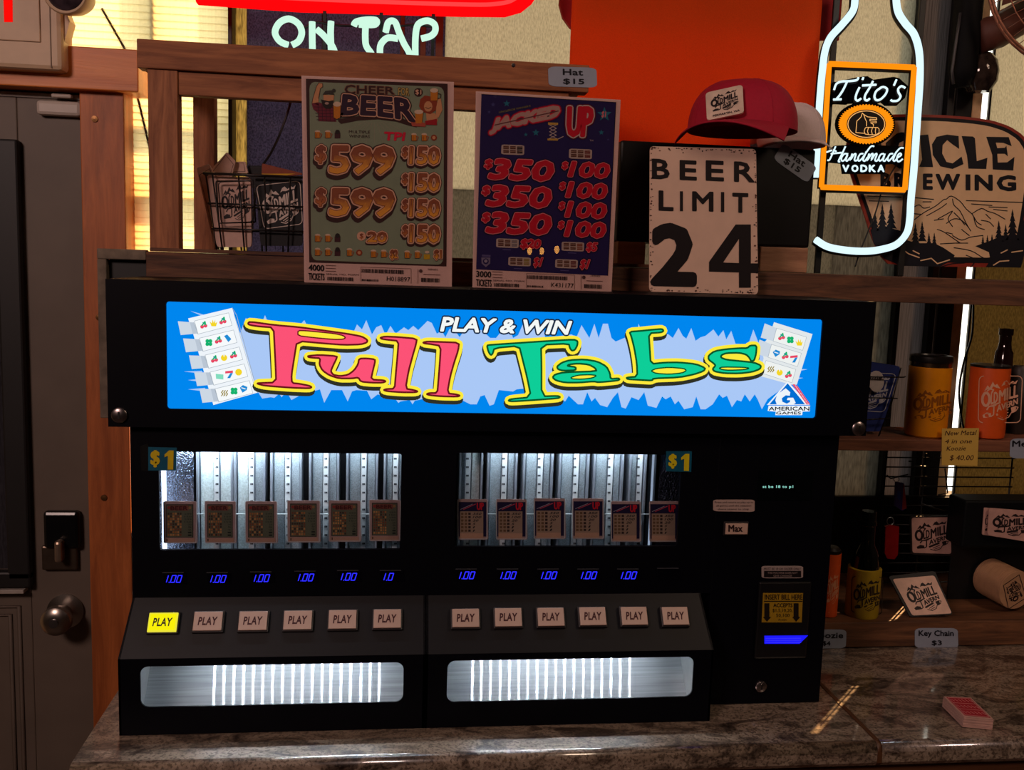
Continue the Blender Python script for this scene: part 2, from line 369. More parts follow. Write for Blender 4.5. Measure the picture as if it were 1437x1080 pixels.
def tavern_logo(A, q, c, border=True, bw=1.2, L=1, fine=True, town=None):
    """slanted two-line tavern lettering with mountains, cup and swash inside the pixel quad q"""
    T0 = A.T; A.T = lambda u, v: T0(*bil(q, u, v))
    qa, qb = T0(*q[0]), T0(*q[1]); sc = math.hypot(qb[0]-qa[0], qb[1]-qa[1])/60
    if border: A.stroke(rrect(.0, .0, 1, 1, .1, 3), bw, c, L, True)
    A.poly([(.12, .33), (.2, .2), (.25, .25), (.32, .12), (.37, .2), (.42, .17), (.5, .27), (.4, .25), (.33, .22), (.28, .3), (.21, .28)], c, L)
    A.poly([(.52, .22), (.58, .12), (.64, .09), (.7, .16), (.78, .1), (.83, .13), (.9, .08), (.86, .17), (.76, .17), (.66, .2), (.58, .19)], c, L)
    # big O with swash
    A.stroke([(.17+.085*math.cos(t), .5+.14*math.sin(t)) for t in [i*math.pi/6 for i in range(12)]], 3.6*sc, c, L, True)
    A.stroke([(.2, .32), (.26, .27), (.34, .3), (.3, .36)], 2*sc, c, L)
    A.text('LD', [(.28, .37), (.45, .32), (.45, .57), (.28, .62)], c, L, .045)
    A.text('MILL', [(.47, .31), (.92, .17), (.92, .45), (.47, .57)], c, L, .045)
    A.text('T', [(.3, .63), (.42, .6), (.42, .8), (.3, .84)], c, L, .03)
    A.stroke([(.2, .72), (.24, .66), (.32, .64), (.4, .61), (.5, .57)], 2*sc, c, L)
    A.stroke([(.36, .83), (.3, .87), (.24, .83)], 1.6*sc, c, L)
    A.text('AVERN', [(.43, .63), (.92, .47), (.92, .6), (.43, .78)], c, L, .04)
    A.stroke([(.44, .83), (.68, .72)], 3*sc, c, L)
    if fine:
        A.stroke([(.46, .9), (.58, .94), (.72, .88), (.78, .78)], 1.2*sc, c, L)
        A.stroke([(.52, .87), (.7, .78)], 1.1*sc, c, L); A.stroke([(.56, .9), (.7, .84)], 1.0*sc, c, L)
        A.poly([(.76, .68), (.88, .64), (.88, .76), (.79, .8)], c, L); A.stroke([(.88, .66), (.93, .67), (.89, .74)], 1.2*sc, c, L)
        A.poly([(.1, .84), (.2, .78), (.3, .8), (.3, .88), (.12, .9)], c, L)
    if town: A.text(town, [(.1, 1.0), (.92, .9), (.92, 1.02), (.1, 1.12)], c, L, .03)
    A.T = T0
def brushed():
    m = bpy.data.materials.new('brushed_tray_steel'); m.use_nodes = True; N, L = nodes(m); N.remove(N['Principled BSDF'])
    G_ = N.new('ShaderNodeBsdfAnisotropic'); G_.inputs['Color'].default_value = (.34, .36, .37, 1); G_.inputs['Roughness'].default_value = .185; G_.inputs['Anisotropy'].default_value = .9
    ge = N.new('ShaderNodeCombineXYZ'); ge.inputs[0].default_value = 1; L.new(ge.outputs[0], G_.inputs['Tangent'])
    D_ = N.new('ShaderNodeBsdfDiffuse'); t = N.new('ShaderNodeTexNoise'); t.inputs['Scale'].default_value = 1
    g = N.new('ShaderNodeTexCoord'); mp = N.new('ShaderNodeMapping'); mp.inputs['Scale'].default_value = (8, 200, 400); L.new(g.outputs['Object'], mp.inputs[0]); L.new(mp.outputs[0], t.inputs[0])
    r = N.new('ShaderNodeValToRGB'); r.color_ramp.elements[0].position = .3; r.color_ramp.elements[1].position = .7; r.color_ramp.elements[0].color = (.27, .29, .31, 1); r.color_ramp.elements[1].color = (.40, .42, .44, 1)
    L.new(t.outputs['Fac'], r.inputs[0]); L.new(r.outputs[0], D_.inputs[0])
    M = N.new('ShaderNodeMixShader'); M.inputs[0].default_value = .6; L.new(D_.outputs[0], M.inputs[1]); L.new(G_.outputs[0], M.inputs[2]); L.new(M.outputs[0], N['Material Output'].inputs[0])
    return m
# ================================================================ ROOM
WY = .52
PW = YP(WY)
def wx(px, py): return PW(px, py).x
def wz(px, py): return PW(px, py).z
M_wall = mat('dark_wall_paint', (52, 44, 40), .8, scale=20)
M_dark = mat('black_frame', (14, 13, 14), .5)
def struct(o): o['kind'] = 'structure'; return o
struct(box('floor', -1.9, 2.2, -3.6, .9, -1.62, -1.57, wood('floor_boards', (46, 32, 24), (84, 60, 44), 0, 3), bev=0))
struct(box('ceiling', -1.9, 2.2, -3.6, .9, 1.2, 1.25, M_wall, bev=0))
struct(box('wall_left', -1.95, -1.9, -3.6, .9, -1.57, 1.2, M_wall, bev=0))
struct(box('wall_right', 2.2, 2.25, -3.6, .9, -1.57, 1.2, M_wall, bev=0))
struct(box('wall_front', -1.9, 2.2, -3.65, -3.6, -1.57, 1.2, M_wall, bev=0))
struct(box('wall_back', -.46, 2.2, WY, WY+.06, -1.57, wz(1200, 697), mat('lower_wall_black', (16, 15, 16), .7), bev=0))
WZ0 = wz(1200, 697)
# exterior: brick wall seen blurred through the left window is carried by the pane tint; panes stand in frames
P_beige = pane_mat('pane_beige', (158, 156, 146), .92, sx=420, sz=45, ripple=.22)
P_low = pane_mat('pane_dark_lower', (112, 110, 104), .88, sx=420, sz=45, ripple=.3)  # darker, greyer tint for the lower panes
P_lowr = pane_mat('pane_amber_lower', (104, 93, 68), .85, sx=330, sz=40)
P_bright = clear_mat('pane_bright', (250, 246, 230), .05)
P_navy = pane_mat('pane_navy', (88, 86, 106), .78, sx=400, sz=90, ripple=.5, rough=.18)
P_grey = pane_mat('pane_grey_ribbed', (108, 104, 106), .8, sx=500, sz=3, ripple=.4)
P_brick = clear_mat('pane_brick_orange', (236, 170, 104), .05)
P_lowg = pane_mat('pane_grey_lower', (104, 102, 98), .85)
def window(name, label): 
    o = bpy.data.objects.new(name, None); COL.objects.link(o); o.location = (0, WY, 0); o['kind'] = 'structure'; o['label'] = label; return o
def wpane(w, x0, x1, z0, z1, m, y=WY+.012): return box('pane', x0, x1, y, y+.004, z0, z1, m, w, 0)
def wbar(w, x0, x1, z0, z1, m=M_dark, y=WY-.006, d=.05, nm='window_frame'): return box(nm, x0, x1, y, y+d, z0, z1, m, w, .001)
ZT = 1.2
zs = wz(650, 265)
xa, xb = wx(94, 40), wx(325, 200)
w1 = window('window_1', 'bright textured window with horizontal blinds left of the dark panes')
za = wz(200, 362)
xbk = wx(208, 300)
wpane(w1, xa-.5, xb, za+.17, ZT, P_bright)
wpane(w1, xa-.0, xbk, za-.03, wz(200, 245), P_brick); wpane(w1, xa, xbk, wz(200, 245), za+.17, P_bright); wpane(w1, xbk, xb, za-.03, za+.17, P_bright)
wbar(w1, wx(186, 300), xb, wz(200, 280), wz(200, 273), mat('olive_muntin', (70, 68, 40), .6)); wbar(w1, wx(186, 300), xb, wz(260, 184), wz(260, 180), mat('olive_muntin'))
wbar(w1, wx(211, 30), wx(222, 30), wz(215, 75), ZT, mat('olive_muntin'))
M_slat = pane_mat('blind_slat', (243, 238, 222), .97, ripple=.05)
z = za-.02; k = 0; sl0 = None
while z < .62:
    if sl0 is None:
        bm = bmesh.new(); add_box(bm, xa-.3, xb+.002, -.0006, .0006, -.0069, .0069, Matrix.Rotation(.22, 4, 'X'))
        sl0 = bmobj('slat', bm, M_slat, w1); base = sl0.location.copy(); sl0.location = (0, -.012, z); sl0.data.transform(Matrix.Translation((0, WY, 0)))
    else:
        s_ = sl0.copy(); COL.objects.link(s_); s_.parent = w1; s_.location = (0, -.012, z)
    z += .0125; k += 1
# beyond the left window: trunk of wall to the left of the door is dark
struct(box('wall_left_of_window', -1.9, xa-.12, WY+.02, WY+.06, .33, 1.2, M_wall, bev=0)).name = 'trim_1'
w2 = window('window_2', 'dark navy textured panes behind the beer neon, in brown frames')
xn0, xn1 = wx(345, 150), wx(625, 60)
wpane(w2, xn0, xn1, WZ0, ZT, P_navy)
wbar(w2, xb-.001, xb+.006, WZ0, ZT, M_dark, WY-.03, .08); wpane(w2, xb+.005, xn0, WZ0, ZT, pane_mat('pane_edge_olive', (170, 160, 120), .85, ripple=.6))
M_brf = mat('brown_frame', (104, 66, 42), .6)
for a, b in ((452, 458), (562, 568), (590, 598), (612, 622)): wbar(w2, wx(a, 40), wx(b, 40), WZ0, ZT, M_brf if a > 500 else M_dark, d=.02)
w3 = window('window_3', 'wide beige textured panes lit from outside behind the shirt')
xr0 = wx(1278, 150)
xmid = wx(1163, 300)
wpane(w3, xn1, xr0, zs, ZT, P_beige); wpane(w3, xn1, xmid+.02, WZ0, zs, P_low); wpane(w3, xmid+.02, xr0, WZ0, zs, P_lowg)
wbar(w3, xr0, xr0+.010, WZ0, ZT)
wbar(w3, wx(1163, 640)-.3, wx(1163, 640)-.02, WZ0, 0, M_dark, d=.02)
w4 = window('window_4', 'grey ribbed panes and a bright slit at the right end of the wall')
X = lambda px: wx(px, 150)
wpane(w4, xr0+.010, X(1327), WZ0, ZT, P_grey); wbar(w4, X(1327), X(1336), WZ0, ZT)
wpane(w4, X(1336), X(1343), WZ0, ZT, P_grey); wbar(w4, X(1343), X(1366), WZ0, ZT, M_dark, WY+.004, .01)
wbar(w4, X(1364), X(1381), WZ0, ZT, mat('cream_board', (226, 192, 146), .6), WY+.008, .006)
wpane(w4, X(1381), X(1391), WZ0, ZT, clear_mat('slit_glass', (255, 255, 255), .05))
wbar(w4, X(1391), X(1394), WZ0, ZT, M_dark, WY+.008, .006)
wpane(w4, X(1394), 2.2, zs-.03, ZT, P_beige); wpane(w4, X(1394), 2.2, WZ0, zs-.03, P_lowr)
# ---------------------------------------------------------------- door, casing, header
DY = .47
PD = YP(DY)
M_door = mat('door_paint', (104, 91, 80), .55, var=.08, scale=14)
M_case = wood('orange_casing', (150, 78, 34), (196, 110, 54), 2, 5, .5)
d1 = bpy.data.objects.new('door_1', None); COL.objects.link(d1); d1.location = (-.8, DY, -1.57); d1['kind'] = 'structure'; d1['label'] = 'dark taupe door with glazed lite, deadbolt and satin knob at the left edge'
dx1 = PD(120, 400).x; dzt = PD(60, 138).z; gx1 = PD(34, 500).x; gz0, gz1 = PD(30, 802).z, PD(20, 205).z
box('door_leaf', -1.3, gx1-.03-.3, DY, DY+.045, -1.57, dzt, M_door, d1, .002)
box('stile', gx1, dx1, DY, DY+.045, -1.57, dzt, M_door, d1, .002)
box('rail', gx1-.35, gx1, DY, DY+.045, -1.57, gz0, M_door, d1, .002); box('rail', gx1-.35, gx1, DY, DY+.045, gz1, dzt, M_door, d1, .002)
box('lite_glass', gx1-.35, gx1, DY+.02, DY+.026, gz0, gz1, pane_mat('door_glass', (62, 60, 66), .6, sx=300, sz=20, ripple=.4), d1, 0)
M_lf = mat('lite_frame_black', (22, 20, 20), .5)
box('lite_frame', gx1-.034, gx1+.006, DY-.02, DY, gz0-.01, gz1+.01, M_lf, d1, .004)
box('lite_frame', gx1-.35, gx1+.006, DY-.02, DY, gz0-.025, gz0+.006, M_lf, d1, .004); box('lite_frame', gx1-.35, gx1-.034, DY-.015, DY, PD(10, 430).z, PD(10, 420).z, M_lf, d1, .003)
box('lite_sill', gx1-.35, gx1-.005, DY-.024, DY, gz0-.034, gz0-.027, mat('pale_strip', (170, 160, 150), .5), d1, .001)
for i, (a, b) in enumerate(((.0, .008), (.016, .02))):
    q0 = PD(27, 850); tube('panel_moulding', [(q0.x-.3, DY-.002, q0.z-a), (q0.x-a, DY-.002, q0.z-a), (q0.x-a, DY-.002, -1.4)], .004, M_door, d1, 6)
kc = PD(93, 856); M_ni = mat('satin_nickel', (170, 160, 150), .28, 1, .05)
RY = Matrix.Rotation(math.radians(90), 4, 'X')
kn = lathe('knob', [(.0, -.0), (.032, .0), (.033, .006), (.014, .010), (.012, .03), (.02, .034), (.027, .046), (.026, .06), (.018, .066), (.008, .067), (.0, .067)], (kc.x, DY, kc.z), M_ni, d1, 28, RY)
lathe('keyhole_plug', [(0, 0), (.008, 0), (.008, .003), (0, .003)], (kc.x, DY-.067, kc.z), mat('steel', (150, 150, 155), .3, 1), kn, 16, RY)
pbox('deadbolt_keypad', 60, 718, 110, 770, DY-.02, .02, mat('keypad_black', (12, 12, 13), .25), d1, .006)
pbox('deadbolt_plate', 58, 766, 108, 800, DY-.012, .012, mat('plate_bronze', (98, 84, 72), .35, .8), d1, .003)
pbox('thumbturn', 75, 760, 86, 790, DY-.04, .022, mat('turn_nickel', (150, 130, 112), .35, .7), d1, .005)
pbox('contact_sensor', 50, 141, 113, 162, DY-.018, .018, mat('white_plastic', (190, 178, 168), .45, var=.03), d1, .006)
pbox('sensor_magnet', 71, 131, 100, 137, DY-.018, .01, mat('white_plastic'), d1, .003)
box('weather_strip', -1.3, dx1+.004, DY+.002, DY+.05, dzt+.001, dzt+.009, mat('pale_strip'), d1, 0)
tr = struct(box('trim_2', PD(122, 400).x, PD(181, 300).x, DY-.02, DY+.07, -1.57, PD(150, 128).z, M_case, None, .002)); tr['label'] = 'orange stained wooden door casing beside the counter'
tr = struct(box('trim_3', -1.3, YP(.43)(194, 100).x, .43, .50, YP(.43)(150, 127).z, YP(.43)(150, 67).z, wood('orange_header', (196, 106, 44), (222, 132, 60), 0, 4, .45), None, .002)); tr['label'] = 'orange stained wooden header board above the door'
struct(box('trim_4', -1.3, dx1+.003, DY+.01, DY+.05, dzt+.009, dzt+.04, M_lf, None, 0))
for px, py in ((133, 167), (139, 445), (146, 698)):
    c = YP(DY-.02)(px, py); lathe('screw_cap', [(0, 0), (.006, 0), (.0055, .002), (0, .0025)], (c.x, DY-.02, c.z), mat('brass_dull', (120, 84, 50), .4, .8), tr, 14, RY)
# ---------------------------------------------------------------- counter
CZ = -.667; CF = -.118; CX0 = -.411; CXS = .6985
G = granite()
def counter(name, x0, x1, dz=0, m=G, parent=None):
    pr = [(.48, CZ+dz)]
    R_ = .013
    for i in range(9):
        a = math.radians(90-90*i/8); pr.append((CF+R_-dz*0-R_*math.cos(math.radians(90*i/8-0))*0-R_*math.sin(math.radians(90*i/8)), CZ+dz-R_+R_*math.cos(math.radians(90*i/8))))
    pr += [(CF-dz, CZ-.028), (CF+.004, CZ-.034), (.48, CZ-.034)]
    V = [(x, y, z) for x in (x0, x1) for y, z in pr]; n = len(pr)
    Fc = [(i, (i+1) % n, n+(i+1) % n, n+i) for i in range(n)]+[tuple(range(n)), tuple(range(n, 2*n))[::-1]]
    o = mesh(name, V, Fc, m, parent)
    bm = bmesh.new(); bm.from_mesh(o.data); bmesh.ops.recalc_face_normals(bm, faces=bm.faces); bm.to_mesh(o.data); bm.free()
    for f in o.data.polygons[1:9]: f.use_smooth = True
    return o
ct = thing('counter', 'brown speckled granite-look laminate counter with rounded front edge and a dark seam', 'counter', (.4, .1, CZ-.04))
counter('countertop', CX0, CXS, parent=ct); counter('countertop', CXS+.007, 1.7, parent=ct)
counter('seam_strip', CXS, CXS+.007, .001, mat('seam_brown', (84, 52, 30), .5), ct)
box('base_cabinet', CX0+.03, 1.7, CF+.02, .48, -1.569, CZ-.034, wood('counter_base_wood', (84, 50, 30), (120, 74, 44), 0, 4), ct, .001)
# ---------------------------------------------------------------- shelf unit behind the machine
SF = .223
PS = YP(SF)
W_sh = wood('rough_dark_wood', (58, 34, 24), (118, 76, 52), 0, 7, .75)
W_sh2 = wood('rough_shelf_wood', (92, 52, 36), (140, 86, 60), 0, 7, .7)
su = thing('shelf_unit', 'rough-sawn wooden wall shelving behind the black machine, three boards high', 'shelf', (.45, .35, CZ))
ztop = PS(1300, 389).z
box('top_board', -.425, 1.45, SF+.004, .50, ztop-.016, ztop, W_sh, su)
box('front_plank', PS(209, 380).x, 1.45, SF-.018, SF+.003, PS(1300, 425).z, ztop-.001, W_sh, su)
box('end_bracket', PS(141, 370).x, PS(209, 370).x, SF-.018, SF, ztop-.014, ztop+.002, mat('grey_weathered', (112, 98, 84), .8, var=.35, scale=50, bump=.4), su)
box('end_bracket', PS(141, 370).x, PS(154, 370).x, SF-.018, SF, -.262, ztop-.014, mat('grey_weathered'), su)
box('end_panel', PS(154, 370).x, PS(209, 370).x, SF-.004, SF+.003, -.262, ztop-.014, M_dark, su)
mz = PS(1300, 617).z; bz = PS(1300, 872).z
box('middle_board', .5, 1.45, SF, .36, mz-.0205, mz, W_sh2, su)
box('bottom_board', .5, 1.45, SF, .50, CZ+.002, bz, wood('bottom_shelf_wood', (70, 42, 26), (128, 84, 54), 0, 6, .6), su)
box('upright', .49, .52, SF+.004, .5, CZ+.002, ztop-.016, W_sh, su); box('upright', 1.44, 1.47, SF, .5, CZ+.002, ztop, W_sh, su); box('upright', -.405, -.385, SF+.004, .48, CZ+.002, ztop-.016, W_sh, su)
# ================================================================ PULL TAB MACHINE
YC, YB = .015, -.037
K = mat('black_powder_coat', (4, 4, 11), .5, var=.1, scale=300, spec=.12)
K2 = mat('black_control_panel', (17, 16, 20), .5, var=.1, scale=200, spec=.3)
mc = thing('pull_tab_machine', 'long black ticket machine with lit blue sign and two glowing trays on the counter', 'vending machine', (.15, .05, CZ))
PF, PC, PB = YP(0), YP(YC), YP(YB)
BT, BB = -.0385, -.2393
SGN = [(232, 422), (1155, 449), (1145, 588), (235, 572)]
# sign box
def loop3(pts, y): return [(p[0], y, p[1]) for p in pts]
def sheet_with_holes(name, outer, holes, y, th, mt, parent, bev=0):   # outline in X,Z metres
    fl = [p for l in [outer]+holes for p in l]; n = len(fl)
    tr = tessellate_polygon([[Vector((a, b, 0)) for a, b in l] for l in [outer]+holes])
    V = [(a, y, b) for a, b in fl]+[(a, y+th, b) for a, b in fl]
    Fc = [tuple(t) for t in tr]+[tuple(n+i for i in t[::-1]) for t in tr]; k = 0
    for l in [outer]+holes:
        for i in range(len(l)): a, b = k+i, k+(i+1) % len(l); Fc.append((a, b, n+b, n+a))
        k += len(l)
    o = mesh(name, V, Fc, mt, parent); bm = bmesh.new(); bm.from_mesh(o.data); bmesh.ops.recalc_face_normals(bm, faces=bm.faces); bm.to_mesh(o.data); bm.free(); return o
def xz(pr, pts): return [(pr(x, y).x, pr(x, y).z) for x, y in pts]
sgx = xz(PF, SGN)
x0s, x1s = (sgx[0][0]+sgx[3][0])/2, (sgx[1][0]+sgx[2][0])/2; z1s, z0s = (sgx[0][1]+sgx[1][1])/2, (sgx[2][1]+sgx[3][1])/2
bx = sheet_with_holes('sign_box', [(-.387, BT), (.7032, BT), (.7032, BB), (-.387, BB)], [rrect(x0s, z0s, x1s, z1s, .004, 3)], 0, .012, K, mc)
box('sign_housing', -.387, .7032, .0121, .205, BB, BT, K, bx, .001)
sp = box('sign_panel', x0s-.003, x1s+.003, .004, .0118, z0s-.003, z1s+.003, glow((0, 134, 238)), bx, 0)
PG = YP(.004)
A = Art(PG)
LAV = glow((170, 200, 246))
top = [(333, 478), (339, 462), (345, 446), (352, 452), (368, 452), (372, 442), (376, 452), (420, 457), (427, 449), (432, 458), (497, 464), (501, 455), (508, 462), (514, 449), (522, 469), (528, 459), (535, 456), (541, 470), (548, 457), (555, 468), (567, 459), (573, 463), (580, 457), (587, 463), (600, 450), (606, 453), (613, 468), (620, 464), (625, 473), (631, 461), (640, 466), (645, 473), (652, 462), (676, 463), (688, 474), (696, 474), (706, 462), (716, 464), (720, 474), (727, 470), (734, 454), (742, 456), (763, 462), (765, 474), (780, 472), (802, 469), (809, 473), (816, 456), (827, 474), (834, 454), (840, 474), (846, 454), (853, 454), (858, 474), (864, 479), (876, 474), (894, 466), (896, 454), (899, 462), (938, 469), (944, 474), (952, 460), (958, 471), (963, 475), (970, 460), (976, 478), (983, 473), (990, 471), (1001, 462), (1008, 472), (1015, 463), (1019, 476), (1026, 464), (1032, 482), (1050, 483), (1057, 462), (1064, 480), (1085, 500), (1105, 540), (1082, 556)]
bot = [(1077, 560), (1069, 574), (1063, 560), (1059, 553), (1052, 563), (1045, 553), (1040, 563), (1034, 561), (1027, 571), (1020, 555), (1014, 558), (1009, 553), (1000, 567), (990, 574), (983, 574), (977, 556), (972, 571), (960, 574), (952, 562), (947, 567), (941, 556), (934, 560), (929, 556), (921, 572), (909, 569), (904, 550), (896, 561), (886, 557), (878, 573), (872, 571), (867, 550), (860, 558), (852, 571), (842, 568), (835, 558), (830, 563), (824, 550), (818, 567), (811, 567), (798, 555), (793, 563), (768, 552), (740, 550), (735, 545), (725, 546), (720, 549), (700, 547), (693, 567), (687, 569), (680, 554), (674, 556), (669, 567), (660, 567), (650, 562), (640, 561), (600, 558), (582, 562), (579, 567), (575, 561), (562, 563), (559, 565), (556, 561), (530, 553), (521, 560), (515, 548), (500, 547), (494, 549), (488, 563), (480, 547), (465, 547), (455, 565), (449, 546), (432, 551), (420, 555), (409, 561), (405, 554), (398, 554), (395, 557), (392, 552), (385, 558), (380, 557), (368, 559), (363, 551), (345, 545), (320, 500)]
A.poly(top+bot, LAV, 1)
for p in ([(267, 436), (285, 441), (290, 446)], [(258, 521), (284, 520), (284, 524)], [(264, 533), (284, 531), (284, 536)], [(264, 546), (288, 544), (288, 549)], [(1118, 517), (1133, 518), (1118, 521)], [(1116, 529), (1127, 530), (1114, 533)]): A.poly(p, LAV, 1)
Wt, Gy, Gy2, Bk = glow((238, 244, 250)), glow((205, 216, 228)), glow((160, 172, 184)), glow((20, 22, 24))
RD, GR, YL, BL, PK = glow((232, 70, 100)), glow((20, 178, 110)), glow((244, 214, 40)), glow((30, 140, 214)), glow((250, 80, 120))
def icon(A, k, cx, cy, s, L):
    if k == 'c':
        A.dot(cx-s*.45, cy+s*.35, s*.5, RD, L, n=8); A.dot(cx+s*.45, cy+s*.1, s*.5, RD, L, n=8); A.stroke([(cx-s*.45, cy), (cx+s*.3, cy-s), (cx+s*.45, cy-.2*s)], s*.35, GR, L+1); A.stroke([(cx-s*.2, cy-s*.7), (cx+s*.2, cy-s*.3)], s*.3, glow((40, 150, 160)), L+1)
    elif k == 'w': A.poly([(cx-s, cy-s*.5), (cx-s*.4, cy), (cx-s*.2, cy-s), (cx+.1*s, cy-.1*s), (cx+.5*s, cy-s), (cx+.5*s, cy), (cx+s, cy-.4*s), (cx+.7*s, cy+.8*s), (cx-.5*s, cy+.8*s)], YL, L)
    elif k == 'g':
        for a, b in ((-.4, -.4), (.4, -.4), (-.4, .4), (.4, .4)): A.dot(cx+a*s, cy+b*s, s*.52, GR, L, n=8)
    elif k == 'b': A.poly([(cx-s, cy-.6*s), (cx-.2*s, cy-s), (cx+.9*s, cy+.2*s), (cx+.1*s, cy+s)], BL, L)
    elif k == 'd': A.poly([(cx-s, cy-.3*s), (cx-.2*s, cy-s), (cx+s, cy-.5*s), (cx+.8*s, cy+.3*s), (cx-.3*s, cy+s)], BL, L); A.stroke([(cx-.5*s, cy-.3*s), (cx+.4*s, cy)], s*.25, Wt, L+1)
    elif k == 'h': A.dot(cx, cy+.1*s, s*.85, YL, L, n=10); A.poly([(cx-.3*s, cy-s), (cx+.3*s, cy-s), (cx, cy)], Wt, L+1)
    elif k == 'l': A.dot(cx, cy, s*.9, YL, L, n=10)
    elif k == '7': A.poly([(cx-s, cy-s*.8), (cx+s, cy-s), (cx+s, cy-s*.4), (cx-s, cy-.2*s)], RD, L); A.poly([(cx+.3*s, cy-.3*s), (cx+s, cy-.4*s), (cx+.3*s, cy+s), (cx-.5*s, cy+s)], BL, L)
    elif k == 's':
        for a in (-.6, 0, .6): A.stroke([(cx+a*s+.2*s, cy-.7*s), (cx+a*s-.2*s, cy-.2*s), (cx+a*s+.2*s, cy+.2*s), (cx+a*s-.2*s, cy+.7*s)], s*.25, glow((150, 130, 30)), L)
    elif k == 'm': A.poly([(cx-s, cy-.7*s), (cx+s, cy-.5*s), (cx+s, cy+.8*s), (cx-.9*s, cy+.6*s)], glow((130, 220, 190)), L)
# left ticket (crop 230,410 scale 5.684)
c1 = lambda pts: crop(230, 410, 5.684, pts)
A.poly(c1([(194, 208), (545, 124), (600, 300), (745, 800), (395, 898), (350, 740), (240, 350)]), Wt, 2)
A.stroke(c1([(545, 124), (580, 180), (748, 800)]), .8, Gy2, 3)
A.stroke(c1([(560, 175), (735, 790)]), .5, Gy2, 3)
rows = [((245, 228), 'cwc'), ((285, 365), 'gcb'), ((330, 500), 'chc'), ((370, 635), 'm7l'), ((410, 768), 'sgd')]
for i, ((x, y), ic) in enumerate(rows):
    q = c1([(x, y), (x+272, y-65), (x+300, y+35), (x+28, y+105)])
    A.poly(q, glow((246, 250, 252)), 3); A.stroke(q, .6, Gy2, 4, True)
    f = c1([(x-133+i*2, y+2-i*0), (x-5, y+12-i*3), (x+28, y+100), (x-110+i*2, y+112)]); A.poly(f, Gy, 4); A.stroke([f[1], f[2]], .7, Gy2, 5); A.poly([f[1], f[2], ((f[2][0]*.7+f[3][0]*.3), (f[2][1]*.7+f[3][1]*.3)), ((f[1][0]*.75+f[0][0]*.25), (f[1][1]*.75+f[0][1]*.25))], glow((186, 198, 212)), 4.5)
    for j, k in enumerate(ic):
        p = c1([(x+75+j*76, y+35-j*17)])[0]; icon(A, k, p[0], p[1], 5.4, 5)
# right ticket (crop 960,440 scale 7.185)
c6 = lambda pts: crop(960, 440, 7.185, pts)
A.poly(c6([(905, 85), (1293, 205), (1135, 715), (1080, 715), (755, 625), (800, 450), (770, 330), (850, 240)]), glow((226, 232, 234)), 2)
for i, ((x, y), ic) in enumerate([((930, 145), 'cgw'), ((878, 308), 'dc7'), ((822, 470), 'shc')]):
    q = c6([(x, y), (x+302, y+90), (x+262, y+225), (x-35, y+130)]); A.poly(q, glow((238, 242, 240)), 3); A.stroke(q, .5, Gy2, 4, True)
    if i < 2: f = c6([(x-120, y-48), (x, y), (x-35, y+130), (x-160, y+95)]); A.poly(f, Gy, 4); A.stroke([f[1], f[2]], .6, Gy2, 5)
    for j, k in enumerate(ic): p = c6([(x+50+j*88, y+90+j*28-0)])[0]; icon(A, k, p[0], p[1], 5.2, 5)
# maker's emblem
A.poly(c6([(1040, 680), (832, 918), (1262, 918)]), Wt, 6); A.poly(c6([(1040, 700), (1150, 830), (1215, 912), (855, 912)]), glow((0, 110, 210)), 7)
A.poly(c6([(1088, 712), (1110, 708), (1258, 915), (1232, 915)]), RD, 8); A.poly(c6([(1120, 722), (1135, 722), (1262, 905), (1258, 915)]), RD, 8); A.poly(c6([(1108, 712), (1120, 722), (1258, 915), (1242, 915)]), Wt, 8)
A.poly([c6([(1020, 750), (1065, 790), (1060, 825), (1020, 820), (980, 850), (985, 885), (1030, 905), (1060, 890), (1065, 870), (1030, 868), (1040, 845), (1095, 845), (1120, 895), (1095, 915), (930, 915), (915, 870), (935, 810)])], Wt, 9)
A.poly(c6([(848, 925), (1265, 925), (1262, 982), (1190, 985), (1185, 1020), (915, 1020), (920, 985), (838, 978)]), Wt, 8)
A.text('AMERICAN', c6([(850, 936), (1258, 934), (1258, 976), (848, 974)]), Bk, 9, .03); A.text('GAMES', c6([(922, 984), (1174, 984), (1174, 1014), (920, 1014)]), Bk, 9, .03)
A.text('PLAY & WIN', [(622, 444), (803, 450), (796, 469.5), (617, 465)], glow((244, 248, 246)), 14, .04, 1.0, outline=glow((24, 40, 66)), ow=4.2, oL=13)
A.build('sign_artwork', bx)
